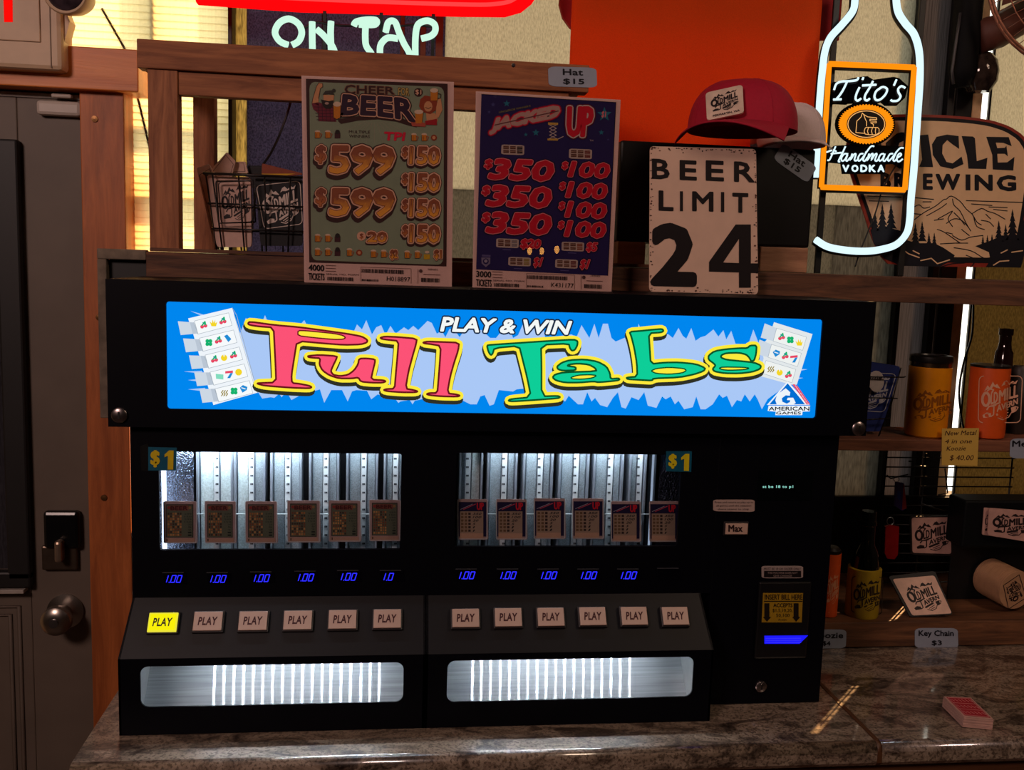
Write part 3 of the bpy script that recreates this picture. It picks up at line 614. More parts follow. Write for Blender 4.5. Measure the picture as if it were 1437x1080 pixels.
# title letters
L2 = lambda p: crop(330, 430, 7.185, p); L3 = lambda p: crop(480, 430, 7.185, p); L4 = lambda p: crop(660, 440, 7.185, p); L5 = lambda p: crop(820, 440, 7.185, p); L6 = c6
letters = [
 ('r', L2([(130, 170), (150, 150), (400, 185), (640, 205), (900, 240), (1150, 275), (1280, 300), (1335, 335), (1330, 360), (1270, 380), (1100, 385), (900, 370), (625, 345), (600, 500), (570, 690), (575, 768), (650, 775), (750, 795), (775, 810), (750, 822), (560, 815), (300, 795), (225, 775), (235, 768), (415, 762), (410, 600), (400, 400), (390, 210), (250, 200), (150, 185)]),
  [L2([(635, 240), (635, 292), (800, 312), (1000, 330), (1090, 328), (1115, 312), (1090, 290), (1000, 270), (850, 255), (720, 242)])]),
 ('r', L2([(735, 495), (850, 485), (1030, 497), (1020, 530), (990, 590), (965, 650), (990, 685), (1060, 698), (1140, 685), (1200, 640), (1240, 580), (1250, 522), (1330, 520), (1410, 530), (1410, 560), (1390, 640), (1370, 733), (1498, 740), (1520, 752), (1488, 765), (1378, 765), (1268, 755), (1243, 712), (1180, 722), (1050, 722), (950, 690), (880, 640), (850, 580), (860, 518), (790, 515), (740, 508)]), []),
 ('r', L3([(385, 312), (430, 300), (560, 305), (755, 322), (745, 380), (710, 500), (670, 650), (640, 825), (720, 838), (765, 852), (740, 862), (600, 862), (450, 850), (418, 838), (450, 828), (530, 825), (540, 700), (560, 480), (570, 345), (470, 335), (400, 325)]), []),
 ('r', L3([(815, 360), (860, 350), (1000, 355), (1180, 362), (1170, 440), (1130, 560), (1090, 700), (1060, 872), (1150, 882), (1190, 895), (1160, 905), (1000, 902), (880, 890), (850, 880), (880, 868), (960, 868), (970, 750), (985, 560), (995, 395), (900, 378), (830, 370)]), []),
 ('g', L4([(165, 318), (200, 312), (500, 292), (800, 272), (1040, 258), (1080, 275), (1075, 320), (1050, 365), (1020, 372), (1000, 345), (990, 300), (710, 312), (715, 500), (715, 830), (880, 825), (905, 838), (880, 850), (640, 868), (420, 882), (380, 875), (400, 858), (610, 838), (570, 640), (520, 440), (490, 322), (240, 345), (225, 400), (205, 418), (180, 380)]), []),
 ('g', L4([(870, 530), (920, 490), (1000, 465), (1150, 458), (1280, 480), (1370, 530), (1405, 600), (1410, 655), (1490, 648), (1503, 660), (1480, 672), (1290, 690), (1240, 680), (1100, 692), (950, 692), (860, 670), (825, 640), (850, 610), (940, 588), (1270, 578), (1255, 545), (1190, 510), (1080, 500), (990, 510), (975, 525), (1060, 535), (1060, 568), (930, 572), (880, 558)]),
  [L4([(1010, 640), (1080, 617), (1200, 612), (1272, 620), (1230, 645), (1120, 658), (1020, 655)])]),
 ('g', L5([(450, 180), (560, 172), (700, 158), (780, 152), (795, 172), (770, 188), (645, 195), (655, 350), (665, 505), (800, 490), (950, 488), (1120, 505), (1215, 545), (1200, 575), (1100, 610), (950, 640), (690, 650), (680, 672), (550, 665), (430, 658), (420, 640), (530, 632), (525, 500), (500, 350), (470, 230)]),
  [L5([(665, 575), (720, 550), (850, 538), (1000, 550), (1025, 572), (980, 595), (850, 608), (720, 600)])]),
 ('g', L6([(725, 318), (720, 400), (700, 470), (670, 478), (650, 440), (620, 410), (550, 392), (420, 395), (370, 415), (365, 440), (420, 462), (560, 475), (700, 490), (770, 520), (760, 555), (680, 585), (550, 600), (400, 598), (300, 580), (280, 555), (310, 522), (300, 505), (240, 460), (240, 420), (300, 375), (420, 355), (560, 345), (630, 345), (660, 318)]),
  [L6([(345, 548), (380, 535), (600, 538), (655, 548), (600, 562), (450, 568), (380, 562)])])]
T_ = Art(PG)
yel, shd, red, grn = glow((252, 234, 60)), glow((46, 48, 36)), glow((252, 82, 118)), glow((14, 206, 152))
dr, dg = glow((104, 20, 26)), glow((8, 84, 40))
for c, o, hs in letters:
    o = chaikin(o, 1)
    for dx, dy in ((-1, 2), (-1.5, 4), (-.5, 5.5)): T_.stroke(o, 11.5, shd, 10, True, (dx, dy))
    T_.stroke(o, 11.5, yel, 11, True)
    for h in hs: T_.poly(h, yel, 11)
    hs = [chaikin(h, 1) for h in hs]
    T_.stroke(o, 2.6, dr if c == 'r' else dg, 13, True)
    for h in hs: T_.stroke(h, 1.8, dr if c == 'r' else dg, 13.5, True)
    T_.poly([o]+hs, red if c == 'r' else grn, 12)
T_.poly(L4([(1080, 530), (1190, 530), (1255, 552), (1080, 556)]), yel, 13)
T_.build('title_lettering', bx)
for px, py in ((168, 582), (1204, 601)):
    c = PF(px, py); lk = lathe('lock', [(0, 0), (.0105, 0), (.0105, .003), (.008, .005), (.0, .005)], (c.x, 0, c.z), mat('lock_chrome', (150, 140, 140), .3, 1), mc, 24, RY)
    box('key_slot', c.x-.0012, c.x+.0012, -.0056, -.0048, c.z-.005, c.z+.005, M_dark, lk, 0)
# cabinet body
CL, CR = -.3625, .6695; XM = PC(990, 830).x
zc0 = -.487
wins = [[(232, 634), (564, 636), (561, 770), (224, 772)], [(641, 636), (957, 637), (950, 768), (641, 765)]]
hol = []
for q in wins:
    c = xz(PC, q); hol.append(rrect(min(c[0][0], c[3][0]), (c[2][1]+c[3][1])/2, (c[1][0]+c[2][0])/2, (c[0][1]+c[1][1])/2, .003, 2))
cb = sheet_with_holes('cabinet_front', [(CL, BB), (XM+.008, BB), (XM+.008, zc0), (CL, zc0)], hol, YC, .006, K, mc)
DB = .20
box('cabinet_back', CL, CR, DB, DB+.004, CZ+.001, BB, K, mc, 0); box('cabinet_side', CL, CL+.004, YC+.006, DB, CZ+.001, BB, K, mc, 0); box('cabinet_side', CR-.004, CR, YC+.006, DB, CZ+.001, BB, K, mc, 0)
box('cabinet_top', CL, CR, YC+.006, DB, BB-.004, BB-.0003, K, mc, 0)
bu = box('bill_unit', XM+.008, CR, YC, DB-.01, CZ+.001, BB-.0003, K, mc, .0012)
# interior of the ticket windows
S_ch = mat('channel_steel', (140, 148, 158), .4, .35, .1, 40)
S_st = mat('channel_strip', (196, 204, 206), .5, 0, .06)
S_pp = mat('ticket_stack_edge', (134, 146, 152), .55, 0, .35, 900)
S_gl = mat('hammered_mirror', (150, 160, 180), .25, 1, .4, 380, 1.0)
S_tk = mat('bright_ticket_edge', (190, 206, 206), .5, 0, .2, 500)
YI = .055
for wi, (q, n, pitch, first, sty) in enumerate(((wins[0], 6, 61, 0, 0), (wins[1], 6, 59.5, 0, 1))):
    h = hol[wi]; hx0, hx1 = min(p[0] for p in h), max(p[0] for p in h); hz0, hz1 = min(p[1] for p in h), max(p[1] for p in h)
    hz1 += .02; hz0 -= .02; PI_ = YP(YI)
    box('window_liner', hx0-.02, hx1+.02, YI+.03, YI+.032, hz0, hz1, mat('liner_black', (10, 12, 20), .5), mc, 0)
    box('window_liner', hx0-.02, hx1+.02, YC+.0065, YI+.03, hz0-.002, hz0, mat('liner_steel', (90, 95, 104), .4, .6), mc, 0)
    box('window_liner', hx0-.02, hx1+.02, YC+.0065, YI+.03, hz1, hz1+.002, mat('liner_black'), mc, 0)
    box('window_liner', hx0-.022, hx0-.02, YC+.0065, YI+.03, hz0, hz1, mat('liner_black'), mc, 0); box('window_liner', hx1+.02, hx1+.022, YC+.0065, YI+.03, hz0, hz1, mat('liner_black'), mc, 0)
    if wi == 0: starts = [(277, 328), (329, 373), (380, 424), (434, 476), (486, 530), (538, 566)]
    else: starts = [(643, 676), (682, 724), (732, 774), (782, 824), (830, 872), (880, 904), (914, 920)]
    def strip(nm, a, b, y, d, mt, z0=None, z1=None): 
        xa_, xb_ = PI_(a, 690).x, PI_(b, 690).x
        return box(nm, xa_, xb_, y, y+d, z0 if z0 is not None else hz0+.002, z1 if z1 is not None else hz1-.002, mt, mc, .0004)
    for ci, (a, b) in enumerate(starts):
        ch = strip('ticket_channel', a, b, YI+.004, .02, S_ch)
        if b-a < 10: continue
        wd = b-a; sx = a+wd*(.47 if wi == 0 else (.28 if ci == 0 else .5)); sw = 7
        sk = strip('ticket_stack', a+5, sx-1, YI, .005, S_tk if (wi == 0 and ci < 2) else S_pp, z1=hz1-.004 if ci % 2 else hz1-.012)
        if b-4 > sx+sw+2: strip('ticket_stack', sx+sw+2, b-4, YI, .005, S_pp if ci else S_tk)
        for e_ in (a, b-3): strip('channel_flange', e_, e_+3, YI-.008, .012, S_ch)
        st = strip('number_strip', sx, sx+sw, YI-.004, .001, S_st)
        An = Art(YP(YI-.0042)); kk = 0; top_y = 634+8
        for r in range(11):
            y_ = top_y+r*11.9
            An.poly([(sx+1.6, y_), (sx+5.6, y_), (sx+5.6, y_+2.6), (sx+1.6, y_+2.6)], ink((50, 56, 62)), 0); An.poly([(sx+2.8, y_+.7), (sx+3.3, y_+.7), (sx+3.3, y_+2), (sx+2.8, y_+2)], ink((150, 156, 160)), 1)
        An.build('number_marks', st)
    # mirror-like end plate with its light tube
    if wi == 0:
        xa_, xb_ = PI_(222, 690).x, PI_(272, 690).x
        box('end_mirror', xa_-.01, xb_, YI, YI+.004, hz0+.002, hz1-.002, S_gl, mc, 0)
        tube('light_tube', [(PI_(233, 690).x, YI-.012, hz0+.004), (PI_(233, 690).x, YI-.012, hz1-.004)], .0032, emit('cold_tube', (225, 238, 255), 3.0), mc, 10)
    else:
        xa_, xb_ = PI_(924, 690).x, PI_(960, 690).x
        box('end_mirror', xa_, xb_+.01, YI, YI+.004, hz0+.002, hz1-.002, mat('hammered_mirror_dark', (70, 76, 92), .15, 1, .4, 380, 1.0), mc, 0)
        strip('light_tube', 912, 914.5, YI-.006, .003, emit('dim_tube', (150, 165, 185), 1.0))
    area('ticket_window_fill', (hx0+.10 if wi == 0 else (hx0+hx1)/2, YC+.014, hz1-.007), (math.radians(30), 0, 0), .2 if wi == 0 else .24, .5 if wi == 0 else .34, (.82, .92, 1), .008)  # unseen fill light added at the window top to brighten the ticket columns
    if wi == 0: area('ticket_window_fill', (hx1-.08, YC+.014, hz1-.007), (math.radians(30), 0, 0), .18, .2, (.82, .92, 1), .008)  # second added fill, lifts the right part of the left window
    # glass pane
    g = box('window_glass', hx0-.004, hx1+.004, YC+.0068, YC+.0085, hz0+.016, hz1-.016, clear_mat('machine_glass', (250, 252, 255), .05), mc, 0)
    # front clear ledge line and bottom shelf edge
    V = [PI_(q[3][0]+10, 718), PI_(q[2][0]-4, 718)]
    box('ledge', V[0].x, V[1].x, YI-.012, YI-.010, V[0].z-.0005, V[0].z+.0005, S_st, mc, 0)
    box('lower_plate', hx0-.01, hx1+.01, YI-.0095, YI-.0085, hz0+.003, V[0].z-.012, mat('smoky_plate', (84, 90, 100), .3, .7), mc, 0) if False else None
    # small game cards behind the glass
    cards = [(229, 276), (287, 331), (344, 389), (403, 449), (461, 506), (518, 562)] if wi == 0 else [(642, 684), (696, 739), (749, 793), (803, 847), (857, 899), (911, 953)]
    tops = [703, 703, 703, 702, 702, 701] if wi == 0 else [700, 700, 699, 699, 703, 703]
    for ci, ((a, b), ty) in enumerate(zip(cards, tops)):
        PK_ = YP(YC+.012); by = ty+59-(1 if ci > 3 else 0) if wi == 0 else ty+57
        o = plate('game_card', [rquad([(a, ty), (b, ty+.3), (b+1.2, by), (a+.5, by)], .05, 3)], PK_, .0008, mat('card_frame_pink', (158, 128, 122), .5), mc)
        Ac = Art(PK_, lambda u, v, a=a, b=b, ty=ty, by=by: (a+(b-a)*u, ty+(by-ty)*v))
        rr = random.Random(ci+wi*9)
        Ac.stroke([(0.01, .02), (0.02, .98), (.98, .98), (1, .02)], .9, ink((190, 186, 184)), .5)
        if wi == 0:
            Ac.poly(rq(.09, .07, .9, .86), ink((40, 26, 24)), 1); Ac.poly(rq(.11, .09, .88, .85), ink((86, 88, 70)), 2)
            Ac.text('BEER', rq(.22, .11, .74, .21), ink((70, 22, 20)), 4, .05); Ac.poly(rq(.2, .1, .76, .22), ink((120, 66, 52)), 3); Ac.dot(.17, .15, 2.2, ink((130, 40, 34)), 3); Ac.dot(.8, .15, 2.0, ink((140, 100, 60)), 3)
            for r in range(9):
                for c_ in range(6):
                    u, v = .14+c_*.072, .27+r*.063; Ac.poly(rq(u, v, u+.05, v+.045), ink(rr.choice([(150, 96, 48), (112, 60, 36), (176, 124, 70), (60, 40, 30)])), 3)
                Ac.text(['599', '150', '599', '150', '20', '5', '2', '1', '1'][r], rq(.64 if r < 4 else .74, .28+r*.063, .85, .32+r*.063), ink((24, 30, 24)), 3, .04)
            Ac.poly(rq(.06, .88, .94, .97), ink((168, 128, 108)), 1); Ac.poly(rq(.1, .89, .13, .95), ink((30, 20, 20)), 2)
        else:
            Ac.poly(rq(.04, .07, .96, .92), ink((22, 14, 50)), 1)
            Ac.stroke([(.2, .25), (.6, .12)], 1.2, ink((170, 60, 80)), 3); Ac.stroke([(.1, .25), (.5, .12)], .8, ink((150, 140, 150)), 3); Ac.text('UP', rq(.64, .08, .88, .27), ink((190, 24, 40)), 3, .05)
            Ac.poly(rq(.08, .3, .86, .86), ink((150, 124, 104)), 2); Ac.poly(rq(.08, .84, .86, .97), ink((180, 138, 112)), 2.5)
            for r in range(6):
                for c_ in range(3): u, v = .12+c_*.12, .33+r*.083; Ac.poly(rq(u, v, u+.08, v+.055), ink((100, 72, 44) if c_ < 2 else (52, 34, 30)), 3)
                Ac.text(['350', '100', '20', '5', '1', '1'][r], [(.54, .33+r*.083), (.54+[.28, .28, .18, .07, .05, .05][r], .33+r*.083), (.5+[.28, .28, .18, .07, .05, .05][r], .385+r*.083), (.5, .385+r*.083)], ink((26, 20, 22)), 3, .03)
        Ac.build('card_print', o)
    # gold-and-blue price sticker
PX = YP(YC-.0012)
for px, lab, sh in (([(208, 627), (248, 628), (247, 660), (208, 660)], 1, 0), ([(935, 633), (971, 633), (970, 662), (935, 661)], 2, 0)):
    o = plate('price_sticker', [px], PX, .001, mat('sticker_teal', (14, 84, 110) if lab == 1 else (8, 92, 140), .4), mc)
    As = Art(PX, lambda u, v, q=px: bil(q, u, v)); gold = ink((206, 178, 20))
    if lab == 2: gold = ink((214, 196, 20))
    As.text('$', rq(.08, .12, .42, .86), gold, 2, .05); As.poly([(.58,.3),(.74,.12),(.9,.12),(.9,.95),(.7,.95),(.7,.36),(.58,.42)], gold, 2); As.build('price_lettering', o)
plate('tape_strip', [[(197, 626), (208, 622), (208, 661), (198, 660)]], YP(YC-.0005), .0004, clear_mat('tape', (150, 150, 155), .1, .3), mc)
# seven-segment price displays
BLU = emit('display_blue', (44, 44, 255), 1.3)
SEG = {'0': 'abcdef', '1': 'bc', '.': '.'}
def seg7(A, s, x, y, w, hgt, m):
    for ch in s:
        P = lambda u, v: (x+u*w-(v-.5)*3.0+1.5, y+v*hgt)
        g = {'a': [(.05, 0), (.95, 0)], 'b': [(1 if ch != '1' else .1, .05), (1 if ch != '1' else .1, .45)], 'c': [(1 if ch != '1' else .1, .55), (1 if ch != '1' else .1, .95)], 'd': [(.05, 1), (.95, 1)], 'e': [(0, .55), (0, .95)], 'f': [(0, .05), (0, .45)]}
        if ch == '.': A.disc(P(-.1, 1), .8, m, 1); x += 1.2; continue
        for k in SEG[ch]: A.stroke([P(*g[k][0]), P(*g[k][1])], 1.35, m, 1)
        x += w+2.8 if ch != '1' else w*.62+1.6
disp = [(238, 806), (300, 806), (361, 805), (423, 804), (483, 803), (543, 803), (649, 801), (707, 801), (764, 801), (820, 801), (876, 801), (932, 800)]
for i, (x, y) in enumerate(disp):
    o = plate('price_display', [[(x-9, y-2.5), (x+24, y-2.5), (x+25, y+13), (x-8, y+13)]], YP(YC-.0004), .0004, mat('display_lens', (6, 6, 14), .15), mc)
    if i < 11:
        Ad = Art(YP(YC-.0004)); seg7(Ad, '1.00' if i != 5 else '1.0', x-5, y+1.0, 5.4, 9.6, BLU); Ad.build('display_digits', o)
    box('display_visor', YP(YC)(x-10, y-3).x, YP(YC)(x+20, y-3).x, YC-.0016, YC, YP(YC)(x, y-3).z-.0004, YP(YC)(x, y-3).z+.0006, mat('visor_grey', (60, 60, 66), .4), mc, 0)
# control panels (sloping), lower boxes with trays
zb1 = -.5555
XS = PB(597, 950).x
BL_, BR_ = -.3697, .4745
slope = Plane((0, YC, zc0), (0, -(zc0-zb1), -(YB-YC)*-1))
nrm = Vector((0, -(zc0-zb1), YC-YB)).normalized(); slope = Plane((0, YC, zc0), nrm)
trays = [[(197, 934), (566, 930), (566, 986), (197, 991)], [(627, 927), (973, 921), (972, 978), (628, 984)]]
btn = [[(230, 875), (293, 873.5), (356, 873), (418.5, 872), (481, 871), (543.5, 870)], [(653, 869), (712.5, 868), (772, 867.5), (830.5, 866.5), (888.5, 866), (946, 866)]]
M_btn = mat('button_ivory', (196, 164, 148), .4, var=.03); M_bz = mat('button_bezel', (40, 34, 36), .4)
def faceM(p, n):   # frame at p: x right, y up the slope, z out
    x = Vector((1, 0, 0)); y = n.cross(x).normalized(); y = y if y.z > 0 else -y
    M = Matrix((x, y, n)).transposed().to_4x4(); M.translation = p; return M
for ti, (x0, x1, xl0, xl1) in enumerate(((BL_, XS-.0006, CL, XS-.0006), (XS+.0006, BR_, XS+.0006, BR_-.008))):
    t = trays[ti]; c = xz(PB, t); tx0, tx1 = (c[0][0]+c[3][0])/2, (c[1][0]+c[2][0])/2; tz0, tz1 = (c[2][1]+c[3][1])/2, (c[0][1]+c[1][1])/2
    sheet_with_holes('tray_front', [(x0, zb1), (x1, zb1), (x1, CZ+.001), (x0, CZ+.001)], [rrect(tx0, tz0, tx1, tz1, .011, 6)], YB, .003, K, mc)
    # sloped control panel
    V = [(xl0, YC, zc0), (xl1, YC, zc0), (x1, YB, zb1), (x0, YB, zb1)]; V += [(a, b+.004, c_-.003) for a, b, c_ in V]
    mesh('control_panel', V, [(0, 1, 2, 3), (7, 6, 5, 4), (0, 4, 5, 1), (1, 5, 6, 2), (2, 6, 7, 3), (3, 7, 4, 0)], K2, mc)
    for xs_, xt in ((x0, xl0), (x1, xl1)):
        s_ = .003 if xs_ == x0 else -.003
        V = [(xt, YC, zc0), (xs_, YB, zb1), (xs_, YB, CZ+.001), (xs_, .17, CZ+.001), (xt, .17, zc0)]; V += [(a+s_, b, c_) for a, b, c_ in V]
        mesh('side_panel', V, [(0, 1, 2, 3, 4), (9, 8, 7, 6, 5)]+[(i, 5+i, 5+(i+1) % 5, (i+1) % 5) for i in range(5)], K, mc)
    # steel tray: curved ramp, cheeks, light strip
    yb_, yf_ = YB+.125, YB+.05; zt_ = tz1+.011; zf_ = tz0-.03
    pts = []
    for i in range(13):
        u = i/12; y = yb_+(yf_-yb_)*u+.012*math.sin(math.pi*u); zz = zt_+(zf_-zt_)*u; pts.append((y, zz))
    V = [(x, y, zz) for y, zz in pts for x in (tx0-.012, tx1+.012)]
    mesh('tray_ramp', V, [(2*i, 2*i+1, 2*i+3, 2*i+2) for i in range(12)], None or MC.setdefault('ramp', brushed()), mc, True)
    for x_ in (tx0-.012, tx1+.011):
        box('tray_cheek', x_, x_+.001, YB+.0035, yb_+.01, zf_, zt_, mat('cheek_steel', (158, 160, 160), .4, .7, .1, 30), mc, 0)
    box('tray_roof', tx0-.012, tx1+.012, YB+.02, yb_, zt_, zt_+.002, mat('tray_roof_grey', (90, 92, 94), .5), mc, 0)
    box('tray_floor', tx0-.012, tx1+.012, YB+.0035, yf_+.02, zf_-.002, zf_, mat('tray_roof_grey'), mc, 0)
    ls = box('light_strip', tx0+.01, tx1-.01, YB+.062, YB+.070, tz1+.0092, tz1+.0108, mat('strip_white', (200, 200, 200), .5), mc, 0)
    sb = [565, 602, 640, 678, 715, 752, 790, 828, 868, 905, 943, 980, 1015, 1053, 1090, 1130, 1165, 1200] if ti == 0 else [258, 296, 336, 378, 418, 458, 497, 537, 577, 618, 656, 697, 738, 777, 817, 857, 897, 937]
    for v in sb:
        px = 80+v/2.661 if ti == 0 else 580+v/2.994
        xx = YP(YB+.07)(px, 985).x*1.02
        zz = tz1+.003
        mesh('light_chip', [(xx-.0013, YB+.0645, tz1+.009), (xx+.0013, YB+.0645, tz1+.009), (xx+.0013, YB+.0675, tz1+.009), (xx-.0013, YB+.0675, tz1+.009)], [(0, 1, 2, 3)], emit('tray_chip', (235, 245, 255), 1500), ls)
    # play buttons
    for bi, (cx, cy) in enumerate(btn[ti]):
        p = slope(cx, cy); M = faceM(p, nrm); lit = ti == 0 and bi == 0
        w2, h2 = (.0215, .0155)
        bz_ = box('play_button', -w2, w2, -h2, h2, .0, .0055, M_bz, mc, .0012, Matrix.Translation(-mc.location) @ Matrix.Identity(4) if False else M)
        cap = box('button_cap', -w2+.002, w2-.002, -h2+.002, h2-.002, .0055, .009, emit('lit_button', (236, 226, 60), 1.0) if lit else M_btn, bz_, .0008, M)
        # lettering on the cap plane
        pl = Plane(p+nrm*.009, nrm); Ab = Art(pl)
        c0 = p+nrm*.009; ex = M.to_3x3() @ Vector((1, 0, 0)); ey = M.to_3x3() @ Vector((0, 1, 0))
        vs, fs, be = glyphs('PLAY', .03, 1.1)
        V = [c0+nrm*.0003+ex*((u-.5)*.0255+(.5-v)*.001)+ey*((.5-v)*.0118) for u, v in vs]
        mesh('button_lettering', V, fs, ink((70, 30, 34)) if not lit else ink((60, 52, 30)), bz_)
        if lit:
            e2 = .001; V = [c0+nrm*.0001+ex*a+ey*b for a, b in ((-.0175, -.0115), (.0175, -.0115), (.0175, .0115), (-.0175, .0115))]
            mesh('button_glow', V, [(0, 1, 2, 3)], emit('lit_button_core', (250, 240, 10), 1.0), bz_)
# bill unit fittings
PUx = YP(YC-.0012)
def sticker(name, q, c, parent=mc, y=YC-.0012, r=.12): return plate(name, [rquad(q, r)], YP(y), .0012, mat('st_%d_%d_%d' % c, c, .5, var=.04), parent)
def D(pts): return crop(960, 600, 2.454, pts)
o = sticker('notice_label', [(1001, 701), (1059, 701), (1059, 718), (1001, 717)], (176, 150, 142)); a_ = Art(PUx)
for i, s in enumerate(('Press and return to play up to', 'all games until the selection', 'there seems to stop')): a_.text(s, [(1003+i*2, 703+i*4.8), (1057-i*3, 703+i*4.8), (1057-i*3, 706.2+i*4.8), (1003+i*2, 706.2+i*4.8)], ink((40, 24, 26)), 2, .02)
a_.build('label_print', o)
o = box('max_button', PC(1015, 731).x, PC(1050, 731).x, YC-.004, YC, PC(1030, 750).z, PC(1030, 731).z, M_bz, mc, .001)
cp = box('button_cap', PC(1017, 733).x, PC(1048, 733).x, YC-.006, YC-.004, PC(1030, 748).z, PC(1030, 733).z, M_btn, o, .0006)
a_ = Art(YP(YC-.006)); a_.text('Max', [(1022, 736), (1042, 736), (1042, 746), (1022, 746)], ink((40, 20, 24)), 1, .03); a_.build('button_lettering', o)
o = pbox('message_display', 1064, 660, 1140, 702, YC-.001, .001, mat('message_lens', (6, 9, 12), .12), mc, 0)
a_ = Art(YP(YC-.001)); a_.text('st be 18 to p1', [(1070, 680.5), (1113, 680.5), (1113, 685.5), (1070, 685.5)], emit('vfd_teal', (150, 225, 210), .9), 1, .03, 1.15); a_.build('display_text', o)
o = sticker('age_notice', [(1069, 794), (1127, 794), (1127, 811), (1069, 811)], (160, 142, 138)); a_ = Art(PUx)
a_.poly(rq(1072, 800.5, 1124, 809.5), ink((20, 12, 14)), 1); a_.text('MUST BE 18 OR OLDER ONLY', rq(1072, 796, 1124, 799.5), ink((40, 24, 26)), 1, .02)
for i in range(2): a_.text(['THIS MACHINE DOES NOT', 'GIVE CHANGE'][i], rq(1077+i*8, 802+i*4, 1119-i*8, 804.8+i*4), ink((150, 130, 126)), 2, .01)
a_.build('label_print', o)
bz_ = pbox('bill_acceptor', 1062, 816, 1136, 924, YC-.004, .004, mat('acceptor_black', (18, 17, 19), .35), mc, .003)
o = plate('bill_label', [[(1071, 832), (1127, 832), (1125, 873), (1069, 873)]], YP(YC-.0048), .0008, mat('label_gold', (160, 124, 22), .5, var=.05), bz_); a_ = Art(YP(YC-.0048))
kk = ink((26, 18, 10))
a_.text('INSERT BILL HERE', [(1073, 833.5), (1126, 833.5), (1126, 841), (1073, 841)], kk, 1, .02); a_.poly(rq(1072, 842.6, 1126, 843.8), kk, 1)
a_.text('ACCEPTS', rq(1085, 846, 1112, 851.5), kk, 1, .02); a_.text('$1,5,10,20,', rq(1084, 853.5, 1112, 859), kk, 1, .01); a_.text('50,100', rq(1089, 860.5, 1108, 866), kk, 1, .01); a_.text('Accepts', rq(1092, 867.5, 1104, 871), kk, 1, .0)
for x in (1076, 1117): a_.poly([(x-3.5, 846), (x+3.5, 846), (x+3.5, 865), (x+6, 865), (x, 872), (x-5.5, 865), (x-3.5, 865)], kk, 1)
a_.build('label_print', bz_)
plate('bill_slot_light', [[(1073, 892), (1134, 891.5), (1122, 903), (1073, 903)]], YP(YC-.0052), .001, emit('slot_blue', (30, 26, 250), 1.0), bz_)
a_ = Art(YP(YC-.0056))
for y in (895, 898, 901): a_.poly([(1074, y), (1124, y-.3), (1124, y+.3), (1074, y+.4)], emit('slot_line', (70, 60, 255), 1), 1)
a_.build('slot_lines', bz_)
c = PC(1067, 962)
lk = lathe('lock', [(0, 0), (.009, 0), (.009, .004), (.006, .006), (0, .006)], (c.x, YC, c.z), mat('lock_chrome'), mc, 22, RY)
box('key_slot', c.x-.001, c.x+.001, YC-.0066, YC-.0058, c.z-.0045, c.z+.0045, M_dark, lk, 0)
tube('lock_spring', [(c.x-.006, YC-.006, c.z+.012), (c.x-.003, YC-.01, c.z+.006), (c.x, YC-.007, c.z+.011)], .001, mat('lock_chrome'), lk, 6)
# ================================================================ THINGS ON AND AROUND THE SHELVES
TAG = (150, 158, 176)
def price_label(lines, q, label, y, vis=None, name='price_label'):
    o = plate(name, [rquad(q, .16, 3)], YP(y), .0006, mat('label_grey_blue', TAG, .5, var=.04))
    a = Art(YP(y), lambda u, v: bil(q, u, v))
    for s, r, b in lines: a.text(s, rq(*r), ink((22, 20, 28)), 1, b)
    p = a.build('label_lettering'); 
    single(o, label, 'label'); p.data.transform(Matrix.Translation(-o.location)); p.parent = o; return o
# --- display rack
W_r = wood('rack_cedar', (126, 72, 42), (176, 112, 72), 2, 8, .7); W_rx = wood('rack_cedar_rail', (122, 68, 38), (168, 104, 64), 0, 8, .7)
rk = thing('display_rack', 'open cedar display rack standing on the top shelf behind both posters', 'rack', (.1, .3, ztop))
zt = PS(300, 61).z; zt2 = PS(340, 104).z
xl_, xr_ = PS(208, 200).x, PS(826, 110).x
box('post', xl_, PS(250, 200).x, SF, SF+.03, ztop+.0005, zt2, W_r, rk)
box('post', YP(.40)(271, 200).x, YP(.40)(301, 200).x, .40, .43, ztop+.0005, zt2, W_r, rk)
xp = PS(775, 135).x; box('post', xp, xp+.035, SF+.032, SF+.06, ztop+.0005, zt2, W_r, rk); box('post', xp, xp+.035, .44, .47, ztop+.0005, zt2, W_r, rk)
box('top_rail', xl_-.014, xr_, SF-.004, SF+.028, zt2+.0005, zt, W_rx, rk)
box('top_rail', xl_-.005, xr_, .44, .47, zt2+.0005, zt, W_rx, rk)
box('lower_rail', xl_+.043, xr_-.03, SF+.004, SF+.026, PS(340, 137).z, zt2, W_rx, rk)
box('side_rail', xl_-.010, xl_+.02, SF+.03, .438, zt2+.0005, zt-.004, W_r, rk); box('side_rail', xr_-.04, xr_-.01, SF+.03, .438, zt2+.0005, zt-.004, W_r, rk)
box('bottom_rail', xl_, PS(1066, 370).x, SF-.001, SF+.028, ztop+.0002, ztop+.006, W_sh, rk, .001)
